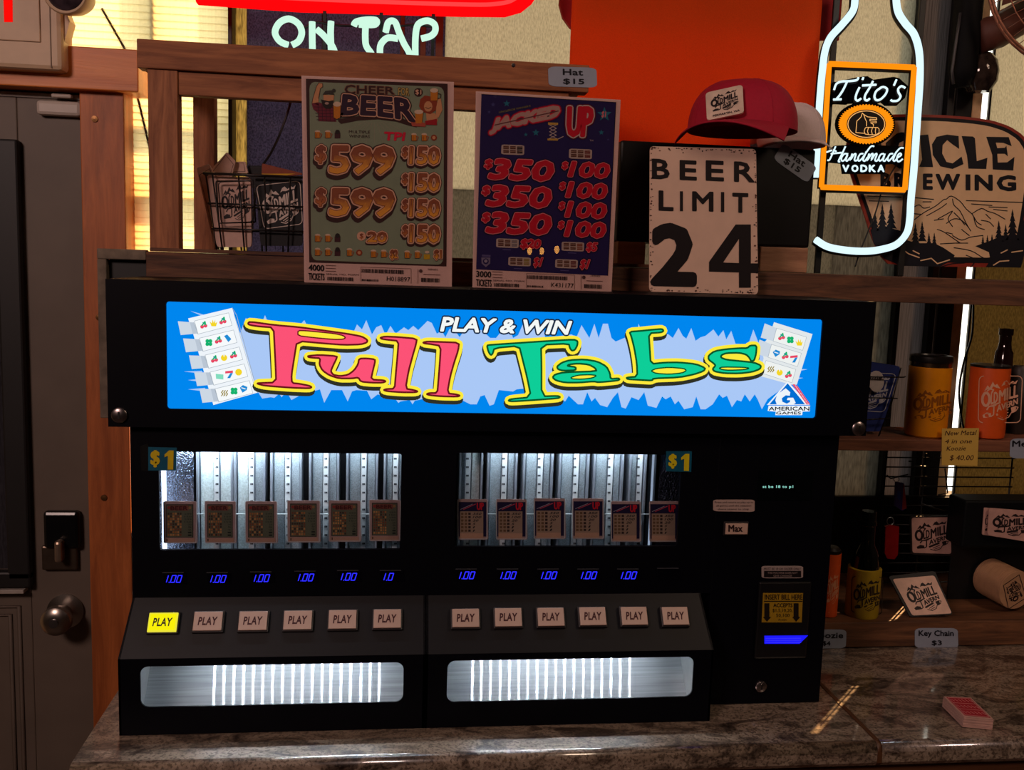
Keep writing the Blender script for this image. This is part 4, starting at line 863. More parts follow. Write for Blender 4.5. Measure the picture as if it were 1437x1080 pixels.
# --- posters
YF = .125
PFp = YP(YF)
def poster(name, q, label): 
    o = plate(name, [q], PFp, .0025, mat('poster_paper', (226, 186, 176), .5, var=.03)); return o
QA = [(423, 106), (637, 115), (634, 402.5), (427, 396)]
pa = poster('poster', QA, '')
f1 = lambda pts: crop(420, 90, 6.248, pts); f2 = lambda pts: crop(420, 240, 6.248, pts)
A = Art(PFp)
br, tan, sage = ink((62, 34, 32)), ink((230, 178, 148)), ink((138, 152, 126))
A.poly(f1([(58, 128), (1300, 172), (1300, 400)])+[f1([(1300, 1700)])[0]][:0]+[f2([(1290, 835)])[0], f2([(88, 800)])[0]], br, 1)
q_in = [f1([(88, 155)])[0], f1([(1270, 200)])[0], f2([(1262, 822)])[0], f2([(106, 780)])[0]]
A.poly(rquad(q_in, .04, 3), sage, 2)
for i in range(9):
    a = math.radians(30+i*15); c = f1([(660, 480)])[0]; A.stroke([(c[0]+14*math.cos(a), c[1]+6*math.sin(a)), (c[0]+46*math.cos(a), c[1]+34*math.sin(a))], .5, ink((160, 154, 134)), 3)
A.text('CHEER', f1([(398, 180), (835, 200), (835, 268), (398, 262)]), br, 5, .025, outline=ink((150, 108, 84)), ow=1.6, oL=4)
A.text('FOR', f1([(868, 205), (965, 210), (965, 280), (868, 274)]), ink((196, 170, 96)), 5, .02, outline=br, ow=1.2, oL=4)
c = f1([(1044, 248)])[0]; A.disc(c, 6.2, br, 4, 14); A.text('$1', f1([(1018, 222), (1070, 224), (1070, 274), (1018, 272)]), tan, 5, .03)
A.poly(f1([(345, 480), (520, 455), (700, 445), (880, 470), (1030, 520), (1030, 555), (960, 540), (850, 505), (690, 485), (520, 495), (365, 525), (340, 500)]), br, 4)
wp = lambda u, v: f1([(370+u*640-(v-.5)*20*(1-u*2), (280 if True else 0)+v*190+30*(u-.5)*1.2-18*math.sin(math.pi*u)*v+30*u*u*v)])[0]
A.text('BEER', None, ink((52, 30, 52)), 8, .05, 1.02, outline=tan, ow=2.6, oL=7, warp=wp); A.text('BEER', None, None, 8, .05, 1.02, outline=br, ow=5.5, oL=6, warp=wp)
# cheering bearded man, plain drawing
skin, hair, plaid, beer, foam = ink((214, 154, 108)), ink((40, 32, 30)), ink((120, 36, 56)), ink((208, 128, 34)), ink((222, 196, 170))
A.poly(f1([(112, 340), (120, 300), (150, 200), (170, 165), (205, 170), (205, 200), (185, 215), (170, 300), (170, 360)]), skin, 5); A.stroke(f1([(112, 340), (120, 300), (150, 200), (170, 165), (205, 170), (205, 200), (185, 215), (170, 300)]), .6, br, 6)
A.poly(f1([(108, 345), (175, 335), (200, 345), (300, 360), (325, 505), (168, 500), (165, 430), (125, 400)]), plaid, 5)
for i in range(5): A.stroke(f1([(165+i*34, 360), (172+i*34, 500)]), .7, ink((66, 22, 44)), 6); A.stroke(f1([(130+i*6, 375+i*28), (318, 380+i*28)]), .7, ink((66, 22, 44)), 6)
A.poly(f1([(212, 270), (305, 272), (302, 330), (280, 375), (240, 380), (215, 350)]), skin, 7); A.poly(f1([(205, 270), (230, 235), (290, 230), (308, 272), (260, 262)]), ink((62, 60, 54)), 8); A.disc(f1([(303, 232)])[0], 2.6, ink((62, 60, 54)), 8)
A.poly(f1([(190, 310), (225, 318), (255, 325), (300, 318), (302, 350), (275, 392), (232, 392), (205, 365)]), hair, 8); A.disc(f1([(242, 345)])[0], 3, ink((180, 150, 140)), 9, 8, 1.8)
A.poly(f1([(298, 360), (365, 362), (360, 470), (330, 485), (300, 470)]), beer, 8); A.disc(f1([(332, 352)])[0], 5.8, foam, 9, 10, 3.6); A.stroke(f1([(298, 360), (300, 470), (330, 485), (360, 470), (365, 362)]), .7, br, 9)
# cheering woman, plain drawing
red_h = ink((150, 62, 34))
A.poly(f1([(1060, 310), (1100, 275), (1160, 285), (1210, 330), (1200, 400), (1150, 440), (1080, 420), (1050, 370)]), red_h, 6); A.disc(f1([(1130, 372)])[0], 6, skin, 7, 10, 7.5); A.stroke(f1([(1105, 380), (1130, 392), (1155, 378)]), .8, br, 8)
A.poly(f1([(1195, 470), (1200, 380), (1215, 310), (1240, 300), (1255, 400), (1220, 470)]), skin, 7); A.poly(f1([(1110, 430), (1190, 430), (1215, 490), (1200, 530), (1120, 530)]), skin, 5); A.poly(f1([(1100, 500), (1205, 480), (1205, 535), (1110, 532)]), ink((168, 24, 34)), 8)
A.poly(f1([(1150, 240), (1215, 245), (1210, 320), (1152, 320)]), beer, 9); A.disc(f1([(1182, 232)])[0], 5.8, foam, 10, 10, 3.2); A.stroke(f1([(1215, 260), (1240, 265), (1235, 300), (1213, 300)]), .9, br, 9)
A.poly(f1([(1015, 430), (1085, 432), (1075, 520), (1022, 520)]), beer, 9); A.disc(f1([(1048, 420)])[0], 6.6, foam, 10, 10, 3.2); A.poly(f1([(975, 500), (1015, 490), (1110, 520), (1105, 550), (990, 545)]), ink((188, 84, 66)), 8)
def mugs(A, x, y, f, last, n=2):
    for i in range(n):
        p = f([(x+i*90, y)])[0]; A.disc((p[0], p[1]-4), 4.2, foam, 5, 8, 2.6); A.poly(rq(p[0]-3.4, p[1]-4, p[0]+3.2, p[1]+4.5), beer, 5.5); A.stroke([(p[0]+3, p[1]-2), (p[0]+6, p[1]-1), (p[0]+4, p[1]+4)], .9, ink((180, 92, 50)), 6); A.stroke([(p[0]-3.4, p[1]-4), (p[0]-3.4, p[1]+4.5), (p[0]+3.2, p[1]+4.5)], .6, br, 6); A.stroke([(p[0]-1, p[1]-2), (p[0]-1, p[1]+3)], .6, ink((150, 70, 30)), 6)
    p = f([(x+n*90-5, y)])[0]
    if last == 'm': A.poly(rq(p[0]-4, p[1]-3, p[0]+4, p[1]+5), ink((70, 34, 40)), 5); A.disc((p[0], p[1]-4), 3.4, hair, 6)
    if last == 'w': A.disc((p[0], p[1]), 4.5, red_h, 5); A.disc((p[0], p[1]), 2.4, skin, 6)
    if last == 'y': A.poly(rq(p[0]-4.5, p[1]-1, p[0]+4, p[1]+6), ink((206, 164, 30)), 5); A.disc((p[0], p[1]-4), 3.4, foam, 6, 8, 2)
mugs(A, 160, 620, f1, 'm'); mugs(A, 1005, 645, f1, 'w')
for i, s in enumerate(('MULTIPLE', 'WINNERS')): A.text(s, f1([(435+i*2, 580+i*38), (620, 584+i*38), (620, 610+i*38), (435+i*2, 606+i*38)]), br, 5, .01)
A.text('TPI', f1([(745, 592), (935, 598), (920, 675), (738, 668)]), ink((226, 30, 66)), 5, .05)
def prize(A, q, cx, body, cream_, dark, ow1, ow2, L=5, digits='599', off=(-2, 5)):
    A.text(digits, q, None, L, .04, .95, outline=dark, ow=ow2, oL=L, ooff=(off[0]*.6, off[1])); A.text(digits, q, None, L, .04, .95, outline=dark, ow=ow2, oL=L+.2)
    A.text(digits, q, body, L+4, .026, .95, outline=cream_, ow=ow1+1.6, oL=L+1)
    A.text(digits, q, None, L+4, .026, .95, outline=ink((120, 56, 30)), ow=1.3, oL=L+3)
body = gradient('gold', (150, 78, 42), (240, 164, 50)); body2 = gradient('copper', (140, 70, 44), (190, 108, 50))
for f, (a, b) in ((f1, (712, 960)), (f2, (150, 395))):
    prize(A, f([(272, a), (840, a+8), (830, b+8), (262, b)]), 0, body, tan, br, 3.6, 8)
    prize(A, f([(150, a), (238, a+2), (228, a+160), (142, a+158)]), 0, body2, tan, br, 2.6, 6, digits='$')
for f, y in ((f1, 722), (f2, 20), (f2, 245), (f2, 470)):
    prize(A, f([(970, y), (1232, y+6), (1228, y+160), (962, y+155)]), 0, body, tan, br, 3.5, 6.5, digits='150', off=(-1, 3))
    prize(A, f([(908, y+4), (955, y+6), (948, y+100), (902, y+98)]), 0, body2, tan, br, 2.8, 5.5, digits='$', off=(-1, 3))
prize(A, f2([(600, 532), (770, 536), (765, 625), (595, 622)]), 0, body, tan, br, 2.8, 5, digits='20', off=(-1, 2)); A.disc(f2([(545, 570)])[0], 6.5, tan, 6, 12); A.text('$', f2([(530, 545), (565, 546), (562, 598), (527, 597)]), body2, 8, .03)
mugs(A, 160, 590, f2, 'm'); mugs(A, 160, 712, f2, 'm'); mugs(A, 440, 715, f2, 'w', 1); mugs(A, 650, 728, f2, 'w'); mugs(A, 945, 735, f2, 'y')
for x, s in ((800, '$2'), (1185, '$1')): prize(A, f2([(x, 690), (x+62, 692), (x+60, 775), (x-2, 772)]), 0, body, tan, br, 2, 3.5, digits=s, off=(0, 1))
def footer(A, f, num, ser, q):
    A.text(num, f([(82+q, 815), (220+q, 822), (218+q, 880), (80+q, 872)]), ink((24, 16, 18)), 3, .03); A.text('TICKETS', f([(80+q, 890), (222+q, 897), (222+q, 960), (82+q, 953)]), ink((24, 16, 18)), 3, .03)
    A.text(ser, f([(768+q, 922), (972+q, 930), (970+q, 970), (766+q, 962)]), ink((24, 16, 18)), 3, .0)
    rr = random.Random(4)
    for (x, y, w_, h_) in ((245, 925, 225, 32), (548, 855, 365, 34), (548, 945, 140, 18), (1068, 935, 160, 36)):
        xx = x
        while xx < x+w_:
            d = rr.choice((3, 5, 8)); A.poly(f([(xx+q, y+(xx-x)*.035), (xx+d+q, y+(xx-x)*.035), (xx+d+q, y+h_+(xx-x)*.035), (xx+q, y+h_+(xx-x)*.035)]), ink((44, 30, 30)), 3); xx += d+rr.choice((3, 4, 6))
    for y in (825, 850, 875): A.stroke(f([(232+q, y), (320+q, y+4)]), .8, ink((120, 84, 78)), 3)
    A.text('SERIAL NO. FORM', f([(235+q, 895), (520+q, 903), (520+q, 917), (235+q, 909)]), ink((70, 44, 42)), 3, 0)
    A.stroke(f([(540+q, 840), (980+q, 855), (980+q, 985)]), .5, ink((130, 96, 90)), 3); A.stroke(f([(540+q, 840), (540+q, 970)]), .5, ink((130, 96, 90)), 3); A.stroke(f([(1040+q, 860), (1040+q, 985)]), .5, ink((130, 96, 90)), 3)
    A.text('SERIES', f([(1125+q, 852), (1215+q, 856), (1215+q, 872), (1125+q, 868)]), ink((70, 44, 42)), 3, .02); A.disc(f([(1065+q, 875)])[0], 2.6, ink((90, 60, 58)), 3); A.stroke(f([(1090+q, 905), (1235+q, 910)]), .8, ink((110, 70, 66)), 3)
footer(A, f2, '4000', 'H018897', 0)
pr = A.build('poster_print'); single(pa, 'sage green beer prize poster with gold 599 figures, standing on the machine', 'poster', None)
pr.data.transform(Matrix.Translation(-pa.location)); pr.parent = pa
# second poster
QB = [(668, 128), (871, 140), (858, 410), (663, 403)]
pb = poster('poster', QB, '')
g1 = lambda pts: crop(660, 120, 6.532, pts); g2 = lambda pts: crop(660, 250, 6.3545, pts)
A = Art(PFp); nvy = ink((34, 22, 84)); rdd, pkk, whi = ink((206, 14, 44)), ink((226, 120, 130)), ink((200, 180, 176))
A.poly([g1([(102, 80)])[0], g1([(1333, 155)])[0], g2([(1225, 868)])[0], g2([(52, 812)])[0]], nvy, 1)
A.stroke([g1([(102, 80)])[0], g1([(1333, 155)])[0], g2([(1225, 868)])[0]], .8, ink((20, 12, 30)), 2)
def star(A, x, y, r, m, f=g1, L=3):
    c = f([(x, y)])[0]; A.poly([(c[0]+(r if i % 2 == 0 else r*.42)*math.sin(i*math.pi/5), c[1]-(r if i % 2 == 0 else r*.42)*math.cos(i*math.pi/5)) for i in range(10)], m, L)
tq = ink((34, 116, 140))
for x, y, r in ((333, 165, 5), (600, 432, 5.2), (1200, 430, 4), (508, 450, 3)): star(A, x, y, r, tq)
for x, y, r in ((208, 175, 3.5), (172, 243, 2.4), (1262, 495, 1.8)): star(A, x, y, r, ink((70, 70, 130)))
star(A, 1228, 265, 10.5, tq); A.text('$1', g1([(1205, 235), (1245, 237), (1238, 300), (1198, 298)]), pkk, 5, .04)
A.text('UNCLEBOB WINNER\'S', g1([(262, 235), (552, 178), (552, 196), (262, 256)]), ink((150, 140, 60)), 5, .03)
qj = g1([(215, 300), (838, 168), (800, 325), (165, 455)])
A.text('JACKED', qj, ink((188, 150, 140)), 7, .06, .95, outline=ink((214, 20, 60)), ow=2.6, oL=6); A.text('JACKED', qj, None, 7, .06, .95, outline=ink((120, 10, 50)), ow=5, oL=5)
a_, b_ = qj[0], qj[1]
A.stroke([bil(qj, .05, .45), bil(qj, .97, .4)], 1.6, ink((110, 62, 64)), 8)
qu = g1([(885, 190), (1140, 190), (1110, 480), (875, 475)])
A.text('UP', qu, rdd, 8, .06, .95, outline=whi, ow=3.2, oL=7); A.text('UP', qu, None, 8, .06, .95, outline=ink((90, 10, 40)), ow=6, oL=5.5)
gj = ink((206, 164, 70))
A.poly(g1([(712, 338), (804, 342), (802, 362), (712, 360)]), gj, 4); A.poly(g1([(706, 486), (804, 486), (802, 505), (706, 503)]), gj, 4)
for i in range(4):
    y = 362+i*31; A.stroke(g1([(725, y), (788, y+31)]), .9, whi, 4); A.stroke(g1([(788, y), (725, y+31)]), .9, whi, 4)
A.stroke(g1([(805, 490), (850, 468)]), 1, whi, 4); A.text('TM', g1([(1092, 495), (1125, 497), (1125, 513), (1092, 511)]), whi, 4, .02)
def trio(A, f, x, y, w_, h_, c3):
    A.poly(rquad(f([(x, y), (x+w_, y+8), (x+w_-3, y+h_+8), (x-3, y+h_)]), .12, 2), ink((190, 170, 160)), 3)
    for i in range(3):
        X_ = x+w_*(.08+i*.3); c_ = [ink((92, 52, 40)), ink((92, 52, 40)), c3][i]
        for j in range(2): A.poly(f([(X_, y+h_*(.14+.4*j)+3*i), (X_+w_*.24, y+h_*(.14+.4*j)+3*i), (X_+w_*.24, y+h_*(.46+.4*j)+3*i), (X_, y+h_*(.46+.4*j)+3*i)]), c_, 4); A.stroke(f([(X_, y+h_*(.3+.4*j)+3*i), (X_+w_*.24, y+h_*(.26+.4*j)+3*i)]), .8, ink((160, 128, 112)), 5)
trio(A, g1, 285, 540, 210, 90, ink((30, 24, 30))); trio(A, g1, 905, 578, 210, 90, ink((110, 30, 34)))
def money(A, q, s, ow, b=.045):
    A.text(s, q, rdd, 6, b, .95, outline=pkk, ow=ow+1.3, oL=5); A.text(s, q, None, 6, b, .95, outline=ink((16, 6, 40)), ow=ow+4, oL=4)
for f, y in ((g1, 668), (g2, 58), (g2, 298)):
    s_ = 1 if f is g1 else .973; X_ = 0 if f is g1 else -22; yo = 0
    money(A, f([(232*s_+X_, y), (790*s_+X_, y+22), (745*s_+X_, y+215), (150*s_+X_, y+192)]), '350', 1.0); money(A, f([(140*s_+X_, y+5), (212*s_+X_, y+8), (196*s_+X_, y+102), (120*s_+X_, y+98)]), '$', .4)
for f, y in ((g1, 692), (g2, 28), (g2, 203), (g2, 375)):
    s_ = 1 if f is g1 else .973; X_ = 0 if f is g1 else -22-(y > 100)*6-(y > 300)*6
    money(A, f([(932*s_+X_, y), (1295*s_+X_, y+20), (1262*s_+X_, y+165), (888*s_+X_, y+145)]), '100', .4); money(A, f([(845*s_+X_, y+3), (902*s_+X_, y+6), (888*s_+X_, y+84), (832*s_+X_, y+80)]), '$', 0)
trio(A, g2, 232, 535, 200, 80, ink((130, 124, 130))); trio(A, g2, 815, 565, 200, 80, ink((140, 70, 50))); trio(A, g2, 340, 700, 200, 78, ink((150, 130, 60))); trio(A, g2, 758, 720, 200, 78, ink((104, 24, 38)))
money(A, g2([(455, 538), (640, 545), (615, 640), (440, 634)]), '$20', 0); money(A, g2([(1040, 570), (1140, 573), (1120, 665), (1028, 660)]), '$5', 0); money(A, g2([(570, 704), (650, 706), (618, 802), (560, 796)]), '$1', 0); money(A, g2([(985, 722), (1070, 724), (1035, 820), (975, 815)]), '$1', 0)
A.poly(g2([(103, 680), (180, 684), (180, 702), (103, 698)]), ink((90, 80, 130)), 3); A.poly(g2([(98, 706), (178, 708), (176, 760), (138, 792), (100, 758)]), ink((120, 110, 140)), 3); A.disc(g2([(138, 740)])[0], 4.2, nvy, 4); A.disc(g2([(138, 738)])[0], 2.4, ink((150, 140, 160)), 5)
for x, y in ((290, 636), (390, 804), (872, 665), (805, 822)): A.stroke(g2([(x, y), (x+70, y+3)]), 1, ink((92, 82, 140)), 3)
g3 = lambda pts: crop(660, 250, 6.3545, pts)
footer(A, lambda pts: crop(660, 250, 6.3545, [(x*.975-27, y*1.0+8) for x, y in pts]), '3000', 'K431177', 0)
pr = A.build('poster_print'); single(pb, 'navy blue prize poster with red 350 and 100 figures, beside the sage one', 'poster')
pr.data.transform(Matrix.Translation(-pb.location)); pr.parent = pb
for p_, q in ((pa, QA), (pb, QB)):
    v_ = plate('clear_sleeve', [q], YP(YF-.004), .0006, clear_mat('sleeve_film', (248, 246, 246), .04, .0)); v_.data.transform(Matrix.Translation(-p_.location)); v_.parent = p_
# --- speed-limit style beer sign
YL_ = .172; PL = YP(YL_)
QS = [(912, 205), (1061, 209), (1064, 413), (911, 409)]
sg = plate('metal_sign', [rquad(QS, .03, 3)], PL, .0015, mat('sign_cream_enamel', (226, 190, 170), .45, var=.05, scale=30))
A = Art(PL); kk = ink((26, 18, 22)); s3 = lambda pts: crop(760, 0, 2.5725, pts)
for ch, a, b, y0, y1 in (('B', 398, 462, 572, 645), ('E', 498, 560, 577, 649), ('E', 592, 658, 578, 652), ('R', 694, 768, 582, 656)): A.text(ch, s3([(a, y0), (b, y0+3), (b, y1+3), (a, y1)]), kk, 2, .03)
for ch, a, b, y0, y1 in (('L', 422, 476, 687, 760), ('I', 500, 508, 690, 762), ('M', 543, 620, 690, 762), ('T', 688, 746, 695, 767), ('I', 648, 657, 693, 765)):
    if ch == 'I': A.poly(s3([(a-1, y0), (b+2, y0), (b+2, y1), (a-1, y1)]), kk, 2)
    else: A.text(ch, s3([(a, y0), (b, y0+2), (b, y1+2), (a, y1)]), kk, 2, .03)
A.text('2', s3([(395, 802), (562, 806), (560, 1036), (392, 1032)]), kk, 2, .045); 
A.poly([s3([(700, 810), (755, 810), (755, 950), (782, 950), (782, 985), (755, 985), (755, 1038), (712, 1038), (712, 983), (604, 980), (604, 945)]), s3([(712, 862), (712, 949), (655, 947)])], kk, 2)
rr = random.Random(3); rust = ink((96, 58, 48))
for i in range(150):
    side = rr.random(); t = rr.random(); d = abs(rr.gauss(0, .015)); u, v = [(t, d), (1-d, t), (t, 1-d), (d, t)][int(side*4)]
    x, y = bil(QS, min(.99, max(.01, u)), min(.99, max(.01, v))); A.disc((x, y), rr.uniform(.5, 1.9), rust if rr.random() < .6 else kk, 1, 5, rr.uniform(.4, 1.5))
pr = A.build('sign_lettering'); single(sg, 'cream metal BEER LIMIT 24 sign with rusty edges, standing on the machine', 'sign'); pr.data.transform(Matrix.Translation(-sg.location)); pr.parent = sg
# --- black box, wood blocks, hats
bxk = pbox('storage_box', 868, 203, 1141, 343, .30, .14, mat('box_black', (7, 5, 7), .45, spec=.3), None, .004)
zb_ = YP(.30)(1000, 343).z; bxz = YP(.30)(1000, 203).z
single(bxk, 'plain black box on wood blocks behind the beer limit sign, hats on top', 'box')
PBk = YP(.30)
for i, (a, b, lab) in enumerate(((1066, 1133, 'pale wood block under the right end of the black box'), (866, 905, 'pale wood block under the left end of the black box, left of the sign'))):
    xa_, xb_ = PBk(a, 350).x, PBk(b, 350).x
    single(box('wood_block', xa_, xb_, .295, .41, ztop+.0005, bxk.location.z-.0005, wood('block_pine', (140, 96, 72), (182, 134, 102), 0, 7), None, .002), lab, 'wood block')
price_label([('Hat', (.3, .1, .72, .42), .03), ('$15', (.3, .58, .74, .9), .03)], [(769, 93), (837, 95), (838, 123), (770, 121)], 'grey hat price label on the right end of the cedar rail', SF-.005)
price_label([('Hat', (.26, .1, .72, .44), .03), ('$15', (.24, .54, .7, .88), .03)], [(1099, 200), (1147, 234), (1133, 257), (1085, 223)], 'tilted grey hat price label stuck on the black box', .2992)
def cap(name, c, rx, ry, rz, yaw, m, mb, label, droop=.023, ext=.072):
    t = thing(name, label, 'hat', (c[0], c[1], bxz+.0005))
    R_ = Matrix.Translation(c) @ Matrix.Rotation(yaw, 4, 'Z')
    def cr(a, e):   # azimuth, elevation ; front = -Y
        k = math.cos(e)**.62; z = rz*math.sin(e)**.9
        fr = max(0, -math.sin(a)); x = rx*k*math.cos(a); y = ry*k*math.sin(a)*(1-.10*fr)
        return R_ @ Vector((x, y, z))
    n, mm = 40, 12; V = []; Fc = []
    for j in range(mm+1):
        for i in range(n): V.append(cr(2*math.pi*i/n, (math.pi/2)*j/mm))
    for j in range(mm):
        for i in range(n): Fc.append((j*n+i, j*n+(i+1) % n, (j+1)*n+(i+1) % n, (j+1)*n+i))
    cw = mesh('crown', V, Fc, m, t, True)
    # seams and top button
    for a in (math.radians(-45), math.radians(-135), math.radians(40), math.radians(140)):
        tube('seam', [cr(a, e*math.pi/2/10)*1.0 for e in range(0, 11)], .0009, m, cw, 5)
    lathe('top_button', [(0, 0), (.007, 0), (.006, .004), (0, .005)], R_ @ Vector((0, 0, rz-.001)), m, cw, 12)
    # brim
    V = []; Fc = []; nu, nv = 20, 8
    for lay in (0, 1):
        for j in range(nv+1):
            for i in range(nu+1):
                s = -1+2*i/nu; v = j/nv; a = math.radians(-90+s*68)
                base = Vector((rx*1.0*math.cos(a), ry*.93*math.sin(a), 0)); tip = Vector((s*rx*.98, -ry*.93-ext*(1-abs(s)**2.6*.98), 0))
                if v*0: pass
                p = base.lerp(tip, v); p.z = .006-(s*s)*droop*(.35+.65*v)-.012*v+.004 - lay*.0028
                V.append(R_ @ p)
    w_ = nu+1; L_ = (nv+1)*w_
    for j in range(nv):
        for i in range(nu): a = j*w_+i; Fc.append((a, a+1, a+1+w_, a+w_)); Fc.append((L_+a, L_+a+w_, L_+a+1+w_, L_+a+1))
    for i in range(nu): a = nv*w_+i; Fc.append((a, a+1, L_+a+1, L_+a))
    mesh('brim', V, Fc, mb, t, True)
    return t, cw, R_
PH = YP(.255); c0 = PH(1042, 166); 
m_red = mat('hat_crimson', (176, 8, 48), .8, var=.06, scale=200, bump=.2); m_wh = mat('hat_white', (226, 205, 205), .8, var=.04, scale=300, bump=.2)
zb2 = bxz+.017
hr, cw, R_ = cap('baseball_cap', (c0.x, .255, zb2), .091, .088, .084, math.radians(-34), m_red, m_red, 'crimson cap with a stitched tavern patch, on the black box')
El = Ell(Matrix.Translation((c0.x, .255, zb2-.004)) @ Matrix.Rotation(math.radians(-34), 4, 'Z') @ Matrix.Diagonal((.094, .084, .092, 1)))
qp = [(990, 130), (1042, 118.5), (1044, 158), (992, 169)]
q_flat = Plane(El(1016, 144)+Vector((-.006, -.013, .005)), (-.36, -.86, .36))
pt = plate('patch', [rquad(qp, .1, 3)], q_flat, .004, mat('patch_cream', (222, 196, 178), .7), hr)
A = Art(q_flat, lambda u, v: bil(qp, .06+u*.88, .06+v*.88)); tavern_logo(A, rq(.02, .0, .98, .86), ink((34, 22, 26)), False); A.text('PERMARTIN, WA', rq(.12, .9, .95, 1.0), ink((34, 22, 26)), 1, .03); A.build('patch_print', pt)
c1_ = YP(.345)(1116, 180)
cap('baseball_cap', (c1_.x, .375, bxz+.014), .067, .062, .076, math.radians(-8), m_wh, m_wh, 'white mesh-backed cap tucked behind the crimson cap', .009, .05)
# --- shirts
def shirt(name, label, px0, px1, z0, z1, y, m, amp, sleeve=None):
    x0, x1 = px0, px1; V = []; Fc = []; nx, nz = 46, 30
    for lay in (0, 1):
        for j in range(nz+1):
            for i in range(nx+1):
                u, v = i/nx, j/nz; x = x0+(x1-x0)*u; z = z0+(z1-z0)*v
                f = amp*(math.sin(u*9+1.3*math.sin(v*2.2))*.6+math.sin(u*21+v*3)*.25+.4*math.sin(u*4+v*5))
                V.append((x, y+f+(.004+.010*math.sin(math.pi*u) if lay else 0), z+.003*math.sin(u*14)*(v == 0)))
    w_ = nx+1; L_ = (nz+1)*w_
    for j in range(nz):
        for i in range(nx): a = j*w_+i; Fc.append((a, a+1, a+1+w_, a+w_)); Fc.append((L_+a, L_+a+w_, L_+a+1+w_, L_+a+1))
    for j in range(nz):
        for a in (j*w_, j*w_+nx): Fc.append((a, a+w_, L_+a+w_, L_+a))
    for i in range(nx): a = nz*w_+i; Fc.append((a, a+1, L_+a+1, L_+a)); Fc.append((i, L_+i, L_+i+1, i+1))
    t = thing(name, label, 'shirt', ((x0+x1)/2, y, z0)); mesh('body', V, Fc, m, t, True)
    if sleeve:
        pts = sleeve; bm = bmesh.new()
        f_ = [bm.verts.new(PW2(p[0], p[1])) for p in pts]; b_ = [bm.verts.new(PW2(p[0], p[1])+Vector((0, .012, 0))) for p in pts]
        bm.faces.new(f_); bm.faces.new(b_[::-1])
        for i in range(len(pts)): j = (i+1) % len(pts); bm.faces.new((f_[i], b_[i], b_[j], f_[j]))
        bmesh.ops.recalc_face_normals(bm, faces=bm.faces); bmobj('sleeve', bm, m, t)
    return t
YSH = .462; PSH = YP(YSH); PW2 = YP(.488)
m_or = pane_mat('cotton_orange', (255, 92, 10), .45, sx=600, sz=200, ripple=.08, rough=.9); m_rd = mat('cotton_red', (150, 22, 26), .85, var=.06, scale=500, bump=.25)
shirt('shirt', 'bright orange shirt hanging in front of the beige panes', PSH(800, 100).x, PSH(1149, 60).x, PSH(1150, 312).z, 1.0, YSH, m_or, .006)
shirt('shirt', 'dark red shirt hanging behind the orange one, edges showing', PW2(806, 60).x, PW2(1180, 30).x, PW2(1170, 58).z, 1.0, .49, m_rd, .004, [(806, -60), (790, -40), (785, 5), (790, 24), (800, 38), (806, 42)])
# --- beer neon
YN = .40; PN = YP(YN)
nb = thing('neon_sign', 'neon beer sign with a red glowing band above pale green ON TAP letters', 'neon sign', (.1, YN, zt+.002))
Z_up = PN(400, -60).z
plate('red_band', [[(268, -40), (760, -40), (757, -12), (748, 2), (733, 14), (710, 20.5), (650, 20), (420, 13.5), (275, 3)]], PN, .02, emit('neon_red', (255, 6, 10), 1.15), nb)
tube('band_tube', [[tuple(YP(YN-.006)(x, y)) for x, y in spline([(275, -12), (420, -2), (640, 6), (700, 5), (724, -3), (738, -20)], 6)]][0], .0035, emit('neon_pink', (255, 60, 60), 1.3), nb)
n4 = lambda pts: crop(340, 0, 2.874, pts)
NG = emit('neon_pale_green', (196, 236, 214), 1.15)
let = [[(185, 182), (150, 165), (132, 130), (150, 92), (188, 76), (225, 95), (240, 130), (228, 165), (200, 182)],
       [(284, 240), (282, 150), (282, 88)], [(300, 118), (330, 145), (365, 190), (380, 240)], [(358, 86), (356, 130), (358, 190), (360, 240)],
       [(450, 104), (460, 88), (500, 80), (540, 82), (536, 98), (500, 100), (470, 98)], [(497, 104), (496, 150), (500, 185), (520, 215), (530, 240)],
       [(556, 240), (556, 190), (568, 166), (590, 152), (628, 156)], [(582, 112), (588, 92), (602, 84), (618, 92), (632, 130), (652, 175), (672, 210), (680, 240)], [(578, 130), (582, 112)],
       [(698, 240), (698, 160), (704, 110), (720, 90), (750, 84), (775, 98), (778, 125), (760, 145), (722, 156)]]
for l in let: tube('letter_tube', [tuple(YP(YN-.004)(x, y)) for x, y in spline(n4(l), 5)], .0056, NG, nb, 10)
for l in ([(240, 120), (300, 90), (360, 100), (440, 104), (540, 104)], [(600, 110), (690, 100), (780, 110)]): tube('wire', [tuple(YP(YN+.004)(x, y)) for x, y in spline(n4(l), 4)], .0022, M_dark, nb, 6)
for a in (332, 560, 770): 
    p = YP(YN+.006)(*n4([(a, 100)])[0]); box('bracket', p.x-.003, p.x+.003, YN+.004, YN+.008, zt+.0005, Z_up, M_dark, nb, 0)
p0, p1 = YP(YN+.004)(*n4([(560, 212)])[0]), YP(YN+.004)(*n4([(815, 205)])[0]); box('transformer', p0.x, p1.x, .445, .47, zt+.0005, zt+.02, M_dark, nb, .003)
